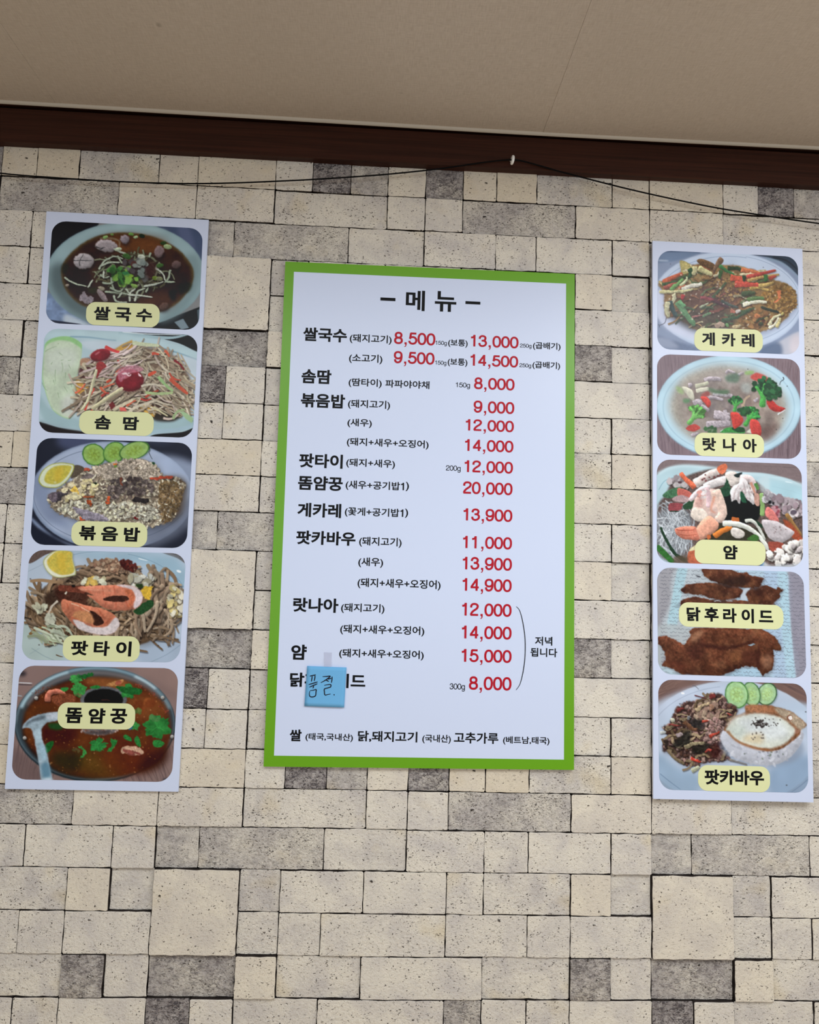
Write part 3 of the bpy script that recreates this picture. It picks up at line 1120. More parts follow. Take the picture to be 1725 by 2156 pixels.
    def finish(s):
        f = box_blur(box_blur(s.food, 4), 4)
        H, W = s.H, s.W
        dx = (s.vnoise(H, W, 13) - .5) * 9 + (s.vnoise(H, W, 5) - .5) * 5
        dy = (s.vnoise(H, W, 13) - .5) * 9 + (s.vnoise(H, W, 5) - .5) * 5
        y, x = np.mgrid[0:H, 0:W].astype(float)
        x = np.clip(x + dx * f, 0, W - 1.01)
        y = np.clip(y + dy * f, 0, H - 1.01)
        xi, yi = x.astype(int), y.astype(int)
        fx, fy = (x - xi)[..., None], (y - yi)[..., None]
        a = s.a
        a = (a[yi, xi] * (1 - fx) + a[yi, xi + 1] * fx) * (1 - fy) + (a[yi + 1, xi] * (1 - fx) + a[yi + 1, xi + 1] * fx) * fy
        n = .5 * s.vnoise(H, W, 9) + .3 * s.vnoise(H, W, 4) + .2 * s.vnoise(H, W, 2) - .5
        n2 = s.vnoise(H, W, 45) - .5
        a = a * (1 + (n * .75 + n2 * .25) * f + n2 * .06)[..., None]
        # a touch of local contrast, as a phone picture has
        bl = box_blur(box_blur(a, 5), 5)
        a = bl + (a - bl) * (1 + .30 * f[..., None])
        g = a.mean(-1, keepdims=True)
        a = g + (a - g) * .87
        e = np.maximum(0, a[..., 2] - a[..., 1])      # the plates are a greyer blue
        a[..., 2] -= .38 * e
        a[..., 0] += .22 * np.minimum(e, np.maximum(0, a[..., 1] - a[..., 0]) * 2)
        s.a = np.clip(a, 2, 250)

    def tone(s, poly, col, al, soft):
        """broad soft patch of colour"""
        r = s.poly_px(s.m(smooth_path(np.asarray(poly, float), 4, True)), soft * s.k)
        if r:
            s.paint(*r, col, al=al)


def leaf(P, cx, cy, r, col, ang=0, n=5, jag=.12, **kw):
    t = np.linspace(0, 2 * math.pi, 40, endpoint=False)
    rad = r * (.72 + .28 * np.abs(np.cos(t * n / 2 + .4))) * (1 + P.g.normal(0, jag, 40))
    a = t + math.radians(ang)
    P.poly(np.c_[cx + rad * np.cos(a), cy + rad * .85 * np.sin(a)], col, smooth=False, nz=.25, cell=r * .4, **kw)
    for k in range(3):
        aa = math.radians(ang + k * 110)
        P.line([(cx, cy), (cx + r * .7 * math.cos(aa), cy + r * .6 * math.sin(aa))], r * .05, np.array(col) * 1.3, al=.6)


def cucumber(P, cx, cy, rx, ry, ang, dk=(70, 125, 45), fl=(165, 200, 120), core=(150, 180, 85)):
    P.ell(cx + 6, cy + 8, rx, ry, (60, 80, 60), ang, soft=4, al=.5)
    P.ell(cx, cy, rx, ry, dk, ang, nz=.2, jag=1.5)
    P.ell(cx, cy, rx * .90, ry * .90, fl, ang, nz=.1, cell=30, col2=np.array(fl) * .93)
    P.ell(cx, cy, rx * .55, ry * .55, core, ang, soft=4, jag=3, nz=.2)
    for k in range(7):
        a = k * 2 * math.pi / 7
        P.ell(cx + rx * .36 * math.cos(a), cy + ry * .36 * math.sin(a), rx * .13, ry * .1, np.array(fl) * 1.05, ang + k * 50, al=.7, soft=1.5)


def lemon(P, outline, inner, rind=(200, 205, 120), pith=(222, 226, 196), flesh=(214, 190, 70)):
    P.poly([(x + 6, y + 10) for x, y in outline], (70, 70, 70), soft=5, al=.45)
    P.poly(outline, rind, nz=.1)
    c = np.mean(outline, 0)
    P.poly([c + (np.array(p) - c) * .94 for p in outline], pith, nz=.04)
    P.poly(inner, flesh, nz=.12, cell=20, soft=1.5, col2=(196, 182, 70))
    c = np.mean(inner, 0)
    P.poly([c + (np.array(p) - c) * np.array([.35, .8]) + (14, -4) for p in inner], (220, 178, 48), al=.5, soft=6)


def prawn(P, pts, w, col, tail=(205, 80, 50), stripes=6):
    p = smooth_path(pts, 8)
    P.line([q + np.array([4, 9]) for q in p[::4]], w, (35, 25, 22), w * .6, soft=3, al=.6)
    P.line(pts, w, col, w * .55, nz=.14, cell=24, sh=.35)
    for k in range(1, stripes):
        i = int(k * len(p) / stripes)
        t = p[min(i + 1, len(p) - 1)] - p[i - 1]
        t = t / (np.linalg.norm(t) + 1e-6)
        nn = np.array([-t[1], t[0]])
        ww = w * (1 - .45 * i / len(p)) * .45
        P.line([p[i] - nn * ww, p[i] + t * w * .1, p[i] + nn * ww], w * .09, tail, al=.65, soft=1)


# ---- left poster
def dish_noodle_soup(P):
    P.tone([(0, 90), (600, 90), (300, 420), (40, 480)], (16, 22, 36), 1, 4)
    P.tone([(1150, 120), (1700, 150), (1700, 620), (1500, 450)], (54, 78, 128), 1, 8)
    P.tone([(1380, 200), (1500, 200), (1560, 420), (1460, 360)], (84, 100, 160), .6, 22)
    P.poly([(0, 860), (140, 870), (300, 1030), (520, 1180), (0, 1190)], (104, 142, 206), soft=2, nz=.2, cell=80)
    P.tone([(250, 1060), (420, 1120), (520, 1180), (260, 1170)], (196, 210, 222), .8, 18)
    P.poly([(40, 1108), (420, 1160), (40, 1190)], (24, 34, 70), smooth=False)
    P.poly([(1150, 1160), (1700, 950), (1700, 1260), (1100, 1260)], (14, 17, 24), smooth=False)
    P.poly([(1350, 1140), (1440, 1105), (1500, 1200), (1420, 1215)], (112, 134, 150), smooth=False)
    P.poly([(1580, 1020), (1660, 980), (1660, 1120), (1590, 1130)], (70, 90, 104), smooth=False)
    P.ell(856, 668, 800, 530, (128, 160, 170), soft=1.5)
    P.ell(858, 662, 785, 512, (142, 172, 180), soft=5)
    P.tone([(100, 600), (240, 560), (330, 850), (620, 1000), (560, 1150), (300, 1030), (120, 820)], (76, 94, 98), .85, 45)
    P.tone([(1420, 500), (1600, 480), (1590, 800), (1400, 1080), (1180, 1160), (1300, 1000), (1500, 800)], (108, 132, 136), .7, 40)
    P.tone([(300, 330), (560, 190), (900, 160), (1250, 210), (1200, 240), (850, 200), (560, 240)], (158, 190, 198), .7, 25)
    soup = [(210, 640), (260, 500), (420, 350), (620, 262), (880, 240), (1150, 285), (1380, 400), (1520, 560), (1545, 690), (1480, 840), (1320, 990), (1050, 1060), (640, 1010), (420, 970), (260, 820)]
    P.poly(soup, (96, 78, 40), soft=3)
    c = np.array([880, 640])
    P.poly([c + (np.array(p) - c) * .97 for p in soup], (62, 34, 20), soft=9, col2=(40, 22, 16), cell=160)
    P.tone([(700, 280), (1200, 300), (1250, 420), (900, 500), (650, 420)], (122, 66, 26), .75, 60)
    P.tone([(560, 560), (640, 640), (600, 740), (500, 700)], (100, 58, 28), .6, 40)
    P.tone([(1050, 860), (1350, 840), (1300, 980), (1000, 1000)], (88, 46, 26), .8, 55)
    P.tone([(280, 620), (520, 640), (520, 860), (330, 840)], (30, 17, 14), .7, 50)
    P.tone([(1240, 620), (1500, 640), (1420, 830), (1240, 800)], (34, 17, 15), .75, 45)
    for (x, y, rx, ry, a, cc) in ((665, 372, 112, 62, 5, (150, 139, 144)), (436, 525, 104, 78, -4, (154, 146, 150)), (852, 305, 46, 44, 0, (128, 116, 128)), (1196, 432, 48, 60, 15, (118, 96, 98)), (1372, 560, 48, 40, -20, (90, 68, 66)), (1245, 980, 50, 36, -30, (92, 64, 54))):
        P.ell(x + 6, y + 20, rx, ry, (20, 10, 10), a, soft=8, al=.7)
        P.ell(x, y, rx, ry, cc, a, jag=3, nz=.08, sh=.28, soft=1.6)
    for l in ([(330, 518), (420, 520), (520, 518)], [(395, 575), (400, 520), (432, 452)], [(555, 380), (610, 392), (655, 388)], [(595, 412), (640, 388)]):
        P.line(l, 8, (42, 42, 46), 4)
    P.line([(600, 300), (720, 298), (790, 320), (795, 380)], 22, (120, 98, 74), 18, al=.8)
    P.poly([(390, 880), (440, 830), (470, 870), (540, 890), (540, 930), (480, 960), (400, 920)], (140, 128, 140), smooth=False, nz=.25, jag=4)
    P.poly([(570, 830), (610, 810), (680, 910), (650, 935), (610, 900)], (136, 120, 122), nz=.2, sh=.3)
    heap = [(590, 560), (720, 470), (900, 440), (1120, 470), (1240, 560), (1290, 700), (1180, 800), (980, 870), (760, 870), (620, 780), (570, 660)]
    P.poly(heap, (44, 34, 22), soft=10, al=.8)
    cols = [(168, 180, 158), (150, 164, 140), (182, 190, 172), (128, 138, 108)]
    P.strands(heap, 60, (90, 220), (14, 24), [(104, 110, 84), (120, 124, 96), (86, 80, 54)], bend=.3, dark=.5)
    for l in ([(590, 610), (640, 530), (740, 480), (830, 500)], [(600, 580), (690, 540), (800, 540)], [(710, 690), (725, 760), (740, 810)], [(650, 830), (760, 840), (900, 860)], [(770, 700), (830, 770), (900, 850)], [(900, 930), (905, 850), (960, 800)],
              [(1110, 440), (1100, 490)], [(1160, 590), (1230, 650), (1270, 740)], [(1310, 610), (1290, 700), (1250, 740)], [(1040, 780), (1150, 760), (1240, 730)], [(970, 900), (980, 830), (1060, 800)], [(740, 870), (770, 930), (880, 940)],
              [(700, 790), (800, 830), (860, 760)], [(880, 860), (1000, 870), (1130, 885)], [(620, 740), (700, 750), (760, 720)], [(780, 470), (810, 530), (840, 545)], [(1060, 840), (1090, 790)], [(240, 685), (330, 745), (470, 778)], [(600, 660), (650, 690), (700, 680)], [(640, 620), (640, 700)], [(820, 840), (780, 900)], [(1270, 730), (1360, 738)], [(480, 790), (530, 710)], [(860, 450), (780, 420), (740, 400)], [(950, 930), (965, 870)]):
        P.line([(x + 5, y + 9) for x, y in l], 22, (26, 18, 14), 14, soft=2, al=.55)
        P.line(l, 22, cols[P.g.integers(3)], 12, nz=.1)
    P.bits([(700, 600), (840, 580), (1000, 640), (960, 760), (820, 760), (720, 690)], 34, (14, 34), [(58, 112, 44), (72, 130, 52), (40, 84, 34), (110, 160, 60)], (1, 1.8), dark=.4)
    P.poly([(820, 640), (880, 625), (900, 650), (850, 672)], (48, 120, 64), smooth=False)
    P.poly([(880, 680), (920, 652), (942, 678), (910, 700)], (122, 170, 44), smooth=False)
    P.line([(800, 690), (840, 760)], 26, (58, 120, 44), 16)
    P.bits([(850, 520), (1000, 500), (1080, 560), (1060, 700), (960, 680), (880, 600)], 22, (18, 36), [(70, 62, 66), (96, 96, 92), (54, 42, 44), (80, 46, 40)], (1, 1.7), dark=.5)
    P.tone([(1060, 560), (1160, 540), (1150, 680), (1080, 700)], (64, 28, 28), .8, 20)
    P.bits([(960, 520), (1060, 520), (1060, 660), (960, 640)], 9, (16, 32), [(136, 146, 138), (112, 124, 118)], (1, 1.7), dark=.5)
    for (x, y, r, cc) in ((655, 285, 26, (132, 172, 96)), (725, 258, 18, (96, 128, 60)), (915, 256, 26, (96, 140, 60)), (962, 284, 24, (156, 182, 132)), (1022, 272, 30, (24, 40, 20)), (1282, 382, 42, (140, 160, 110)), (1240, 345, 32, (40, 62, 26)), (785, 405, 34, (166, 178, 150)), (1018, 482, 40, (172, 178, 160)), (1205, 570, 36, (58, 96, 40)), (945, 775, 34, (120, 158, 70)), (1160, 700, 34, (104, 128, 36)), (1200, 705, 34, (116, 120, 84)), (615, 800, 34, (138, 130, 110)), (270, 770, 20, (140, 128, 112)), (870, 475, 44, (56, 96, 40))):
        P.ell(x, y, r, r * .62, cc, P.g.uniform(-20, 20), nz=.15, sh=.25)
    P.tone([(1300, 830), (1370, 820), (1360, 920), (1310, 910)], (16, 24, 12), .8, 14)
    P.tone([(1390, 760), (1520, 740), (1500, 830), (1400, 850)], (26, 32, 14), .8, 16)
    P.tone([(480, 800), (570, 790), (560, 850), (490, 850)], (44, 46, 18), .8, 12)
    P.tone([(220, 560), (290, 560), (260, 650), (220, 640)], (30, 34, 20), .8, 14)
    P.crumble(soup, 0.32)


def dish_papaya_salad(P):
    P.tone([(0, 0), (1700, 0), (1700, 1200), (0, 1200)], (168, 196, 208), 1, 4)
    P.poly([(950, 80), (1250, 95), (1700, 110), (1700, 300), (1480, 210), (1260, 150)], (16, 16, 20))
    P.line([(860, 110), (1150, 140), (1400, 150), (1560, 115)], 50, (150, 184, 198), 14)
    P.line([(900, 92), (1150, 112), (1500, 120)], 14, (200, 216, 226), 8)
    P.tone([(140, 100), (700, 90), (1200, 160), (1660, 300), (1660, 400), (1100, 260), (600, 160), (160, 160)], (176, 206, 216), .9, 14)
    P.line([(370, 140), (560, 146), (760, 172), (840, 178)], 16, (120, 162, 192), 10, soft=2)
    P.line([(1300, 255), (1480, 310), (1660, 375)], 14, (104, 150, 178), 10, soft=2)
    P.tone([(480, 190), (860, 190), (1500, 330), (1660, 400), (1640, 700), (1500, 500), (900, 300), (600, 280)], (188, 206, 222), .9, 16)
    P.tone([(60, 700), (160, 860), (420, 960), (600, 990), (1640, 960), (1640, 1060), (1200, 1100), (500, 1070), (120, 990)], (150, 182, 190), .9, 16)
    P.poly([(50, 1000), (250, 1050), (470, 1085), (620, 1160), (50, 1160)], (34, 26, 26))
    P.poly([(1150, 1160), (1250, 1120), (1500, 1100), (1660, 1050), (1660, 1200), (1150, 1200)], (30, 28, 30))
    P.line([(70, 985), (300, 1050), (520, 1085)], 26, (150, 178, 190), 20, soft=3)
    P.line([(1200, 1100), (1450, 1075), (1640, 1030)], 44, (152, 184, 204), 30, soft=3)
    cab = [(110, 300), (130, 200), (230, 145), (370, 140), (480, 200), (492, 260), (480, 380), (470, 470), (430, 560), (440, 700), (440, 850), (380, 960), (300, 950), (210, 890), (160, 800), (120, 680), (90, 540)]
    P.poly(cab, (142, 196, 124), soft=1)
    P.poly([(112, 320), (140, 225), (240, 180), (360, 185), (450, 235), (490, 275), (480, 380), (470, 470), (430, 560), (440, 700), (440, 850), (380, 955), (300, 945), (210, 885), (160, 800), (125, 680), (96, 540)], (190, 206, 176), soft=3, nz=.05, cell=60)
    P.tone([(130, 300), (400, 260), (430, 420), (180, 520)], (196, 204, 190), .7, 30)
    P.tone([(300, 760), (430, 740), (430, 920), (300, 920)], (206, 206, 200), .7, 30)
    for l in ([(250, 215), (260, 205)], [(120, 290), (170, 260), (240, 235)], [(280, 380), (310, 370)], [(225, 470), (222, 540), (230, 620)], [(205, 575), (220, 630)], [(290, 400), (300, 460), (290, 500)], [(360, 420), (380, 470)], [(330, 500), (325, 560)], [(385, 830), (400, 860)], [(350, 380), (385, 376)], [(90, 600), (110, 650), (150, 690)], [(260, 300), (300, 330)], [(310, 640), (350, 700)], [(180, 420), (200, 390)], [(250, 700), (260, 760)], [(380, 600), (390, 650)]):
        P.line(l, 7, (132, 160, 118), 3, al=.8)
    heap = [(450, 560), (600, 380), (760, 300), (950, 240), (1250, 260), (1480, 380), (1580, 560), (1620, 760), (1560, 900), (1300, 960), (1000, 900), (700, 900), (440, 900), (430, 700)]
    P.poly(heap, (120, 96, 76), soft=8)
    P.tone([(500, 380), (600, 370), (600, 540), (460, 540)], (88, 34, 34), .9, 10)
    P.tone([(1100, 680), (1350, 720), (1300, 860), (1050, 800)], (66, 44, 34), .9, 20)
    P.tone([(1220, 880), (1500, 900), (1420, 990), (1220, 980)], (44, 36, 28), .9, 14)
    P.poly([(820, 270), (900, 215), (1000, 172), (1020, 300), (960, 320), (880, 300)], (200, 150, 62), smooth=False, nz=.1, soft=2)
    P.poly([(490, 360), (580, 370), (560, 440), (480, 430)], (176, 130, 100), nz=.15)
    P.poly([(430, 560), (470, 580), (560, 650), (460, 730), (430, 650)], (206, 152, 64), smooth=False, nz=.1)
    P.poly([(1060, 830), (1150, 800), (1250, 880), (1220, 950), (1120, 900)], (214, 164, 70), smooth=False, nz=.1)
    base = [(190, 176, 146), (178, 164, 134), (204, 190, 164), (168, 150, 124), (196, 176, 160), (160, 138, 112)]
    P.strands(heap, 230, (130, 300), (14, 28), base, (-60, 60), .18, dark=.35)
    P.strands([(1250, 300), (1560, 420), (1600, 900), (1300, 820)], 60, (120, 300), (14, 24), base, (20, 75), .15, dark=.4)
    P.strands([(450, 760), (900, 620), (900, 900), (450, 920)], 34, (150, 320), (18, 30), base, (110, 160), .08, dark=.5)
    P.strands(heap, 16, (70, 160), (18, 34), [(206, 78, 54), (216, 96, 64), (190, 62, 50)], (-60, 60), .15, dark=.3)
    P.strands([(600, 300), (1000, 260), (1000, 500), (600, 520)], 40, (130, 260), (14, 26), [(206, 190, 168), (196, 168, 160), (210, 186, 180)], (-45, -5), .15, dark=.3)

    def tomato(x, y, rx, ry, a):
        P.ell(x + 6, y + 12, rx, ry, (60, 20, 20), a, soft=6, al=.6)
        P.ell(x, y, rx, ry, (128, 24, 40), a, nz=.14, sh=.3, cell=40)
        P.ell(x - rx * .3, y - ry * .3, rx * .3, ry * .14, (206, 110, 130), a - 20, soft=2, al=.8)
    tomato(680, 325, 104, 60, -14)
    tomato(975, 580, 140, 112, 0)
    P.poly([(640, 420), (690, 390), (740, 440), (690, 480), (640, 560)], (152, 46, 44), nz=.15)
    P.poly([(850, 500), (900, 450), (1050, 430), (1110, 480), (960, 520), (880, 600)], (200, 120, 150), nz=.25, al=.75, soft=2)
    P.bits([(900, 500), (1080, 480), (1080, 560), (900, 560)], 5, (6, 12), [(236, 200, 206)], (1.5, 3))
    P.line([(590, 870), (720, 780), (905, 655)], 42, (202, 192, 150), 34, sh=.3)
    P.line([(520, 880), (560, 760), (615, 660)], 34, (206, 66, 50), 22)
    P.line([(640, 470), (560, 760), (480, 890)], 30, (196, 190, 152), 26, sh=.3)
    P.line([(1260, 540), (1330, 620), (1410, 690)], 34, (150, 186, 120), 26)
    P.line([(1130, 700), (1260, 715), (1410, 705)], 30, (166, 186, 126), 22)
    P.line([(1380, 560), (1450, 630), (1560, 720)], 44, (206, 84, 56), 30)
    P.line([(1160, 530), (1245, 490)], 40, (214, 78, 50), 26)
    P.line([(725, 240), (800, 275), (870, 295)], 38, (216, 62, 60), 22)
    P.line([(740, 600), (790, 570)], 30, (206, 70, 40), 20)
    P.poly([(1480, 900), (1520, 890), (1615, 960), (1600, 1010), (1540, 970)], (158, 190, 140), smooth=False)
    P.line([(1410, 970), (1450, 900), (1530, 870)], 30, (150, 172, 120), 20)
    P.line([(1420, 380), (1480, 420), (1520, 480)], 26, (132, 34, 40), 16)
    P.line([(800, 870), (900, 830), (1010, 770)], 34, (202, 188, 156), 28)
    P.line([(960, 900), (1060, 840), (1215, 790)], 30, (206, 192, 166), 22)
    P.line([(1210, 850), (1290, 900), (1360, 940)], 24, (196, 186, 144), 14)
    P.line([(1090, 640), (1200, 620), (1330, 640)], 26, (206, 194, 170), 16)
    P.line([(1000, 200), (1100, 215), (1270, 230)], 44, (196, 204, 164), 30, nz=.1)
    P.poly([(760, 820), (800, 790), (830, 840), (790, 880)], (120, 40, 40), smooth=False)
    P.poly([(870, 850), (930, 850), (940, 890), (880, 890)], (220, 90, 80), smooth=False)
    P.crumble(heap, 0.28)
    P.crumble(cab, 0.12)


def dish_fried_rice(P):
    P.tone([(0, 0), (1800, 0), (1800, 1250), (0, 1250)], (30, 36, 58), 1, 4)
    P.tone([(350, 60), (760, 60), (700, 170), (420, 180)], (62, 76, 128), .9, 40)
    P.tone([(1150, 80), (1500, 90), (1400, 140)], (44, 54, 88), .8, 30)
    P.ell(890, 640, 822, 548, (116, 142, 186), 1, soft=2)
    P.ell(892, 632, 805, 528, (150, 172, 212), 1, soft=4, nz=.05, cell=200)
    P.tone([(80, 860), (300, 1050), (560, 1160), (420, 1120), (140, 960)], (132, 166, 224), .8, 12)
    P.tone([(90, 480), (260, 420), (300, 760), (500, 960), (240, 900), (110, 700)], (104, 128, 176), .75, 40)
    P.tone([(1350, 240), (1690, 300), (1690, 500), (1560, 480)], (150, 176, 222), .8, 40)
    P.tone([(1200, 900), (1600, 700), (1700, 640), (1690, 900), (1500, 1080), (1250, 1150)], (92, 106, 136), .8, 45)
    P.ring(892, 640, 782, 484, 6, (84, 104, 140), 200, 262, al=.8)
    P.ring(892, 600, 790, 500, 6, (76, 92, 124), 25, 75, al=.8)
    P.ring(900, 620, 800, 500, 6, (84, 104, 146), 120, 190, al=.7)
    heap = [(310, 790), (240, 650), (330, 600), (430, 520), (560, 420), (720, 350), (960, 280), (1150, 270), (1330, 330), (1400, 430), (1560, 470), (1640, 540), (1560, 680), (1560, 800), (1460, 910), (1250, 960), (900, 960), (520, 880)]
    P.poly([(p[0] + 20, p[1] + 24) for p in heap], (52, 62, 86), soft=14, al=.6)
    P.poly(heap, (128, 114, 96), soft=3, jag=5, nz=.2)
    P.tone([(1370, 500), (1620, 480), (1600, 800), (1440, 900), (1360, 760)], (88, 66, 44), .85, 40)
    P.tone([(820, 480), (1200, 460), (1280, 600), (1000, 680), (820, 620)], (92, 76, 72), .85, 40)
    cucumber(P, 712, 228, 122, 108, 30, (66, 118, 44), (146, 186, 88), (128, 156, 56))
    cucumber(P, 915, 205, 118, 102, -38, (66, 122, 46), (140, 186, 84), (126, 158, 56))
    cucumber(P, 1118, 188, 160, 88, -18, (62, 110, 44), (150, 188, 96), (132, 162, 62))
    P.bits(heap, 1500, (6, 12), [(190, 178, 152), (172, 158, 132), (204, 194, 168), (156, 142, 118), (140, 122, 100)], (1.3, 2.3), dark=.45)
    P.bits([(700, 370), (1150, 270), (1380, 430), (1150, 470), (760, 460)], 420, (6, 11), [(196, 180, 160), (180, 164, 144)], (1.3, 2.2), dark=.3)
    P.bits([(420, 560), (700, 480), (720, 640), (430, 700)], 40, (14, 26), [(212, 196, 140), (206, 190, 150)], (1.1, 1.7), dark=.4)
    P.bits([(700, 700), (1300, 760), (1280, 880), (560, 860), (340, 760)], 330, (7, 15), [(202, 198, 176), (186, 180, 160), (210, 204, 170)], (1.2, 2.), dark=.5)
    P.bits([(1380, 500), (1600, 560), (1540, 800), (1400, 900)], 380, (5, 10), [(122, 98, 64), (104, 80, 50), (140, 114, 76)], (1.2, 2), dark=.3)
    P.bits([(850, 500), (1250, 470), (1300, 600), (1000, 660), (850, 640)], 110, (8, 18), [(96, 84, 80), (76, 64, 62), (126, 112, 104)], (1.2, 2.2), dark=.3)
    for l, w, c in (([(1270, 470), (1400, 460), (1510, 452)], 36, (178, 70, 46)), ([(600, 380), (640, 372), (670, 385)], 30, (190, 86, 60)), ([(905, 335), (950, 320)], 32, (206, 112, 50)), ([(840, 690), (870, 650)], 34, (202, 84, 44)), ([(820, 710), (870, 712)], 30, (204, 88, 46)), ([(640, 700), (690, 730)], 42, (184, 84, 44)), ([(600, 800), (640, 860)], 40, (196, 84, 50)), ([(560, 880), (630, 870)], 32, (196, 84, 50)), ([(1110, 850), (1150, 880)], 30, (110, 34, 34)), ([(985, 460), (990, 540)], 18, (120, 64, 46)), ([(600, 660), (720, 650)], 24, (160, 84, 50))):
        P.line([(x + 5, y + 8) for x, y in l], w, (40, 28, 26), w * .6, soft=2, al=.5)
        P.line(l, w, c, w * .6, nz=.15)
    P.poly([(480, 590), (520, 550), (560, 600), (570, 640), (520, 620)], (214, 172, 70), nz=.15)
    P.poly([(430, 640), (520, 600), (580, 650), (540, 690), (450, 680)], (206, 194, 150), nz=.12)
    P.poly([(240, 650), (290, 610), (350, 605), (440, 615), (380, 660), (370, 690), (290, 705)], (70, 62, 72), nz=.2, sh=.3)
    P.poly([(245, 640), (320, 610), (340, 690), (280, 700)], (104, 92, 106), nz=.2)
    P.poly([(590, 460), (640, 420), (720, 430), (680, 470), (600, 475)], (112, 100, 96), nz=.25)
    P.poly([(510, 340), (600, 350), (600, 400), (480, 470)], (88, 76, 62), nz=.2)
    P.poly([(1090, 680), (1160, 655), (1260, 690), (1230, 720), (1120, 705)], (44, 38, 38), nz=.2)
    P.poly([(500, 760), (640, 790), (820, 850), (860, 890), (640, 890), (520, 800)], (128, 120, 138), nz=.2, sh=.2)
    P.ell(1308, 316, 18, 14, (30, 70, 40))
    P.ell(725, 512, 20, 12, (30, 44, 24))
    P.ell(935, 350, 22, 10, (110, 140, 60))
    lemon(P, [(150, 480), (190, 390), (270, 330), (370, 308), (470, 318), (512, 335), (500, 400), (450, 480), (390, 535), (330, 562), (240, 560), (180, 540)],
          [(210, 470), (240, 400), (310, 350), (400, 335), (480, 345), (470, 400), (420, 470), (350, 520), (270, 525), (220, 505)], (168, 168, 62), (206, 214, 186), (190, 176, 58))
    P.ell(318, 508, 16, 10, (206, 200, 120))
    P.line([(1270, 150), (1275, 190), (1265, 200), (1285, 250), (1300, 275)], 7, (40, 44, 44), 4)
    P.crumble(heap, 0.85)


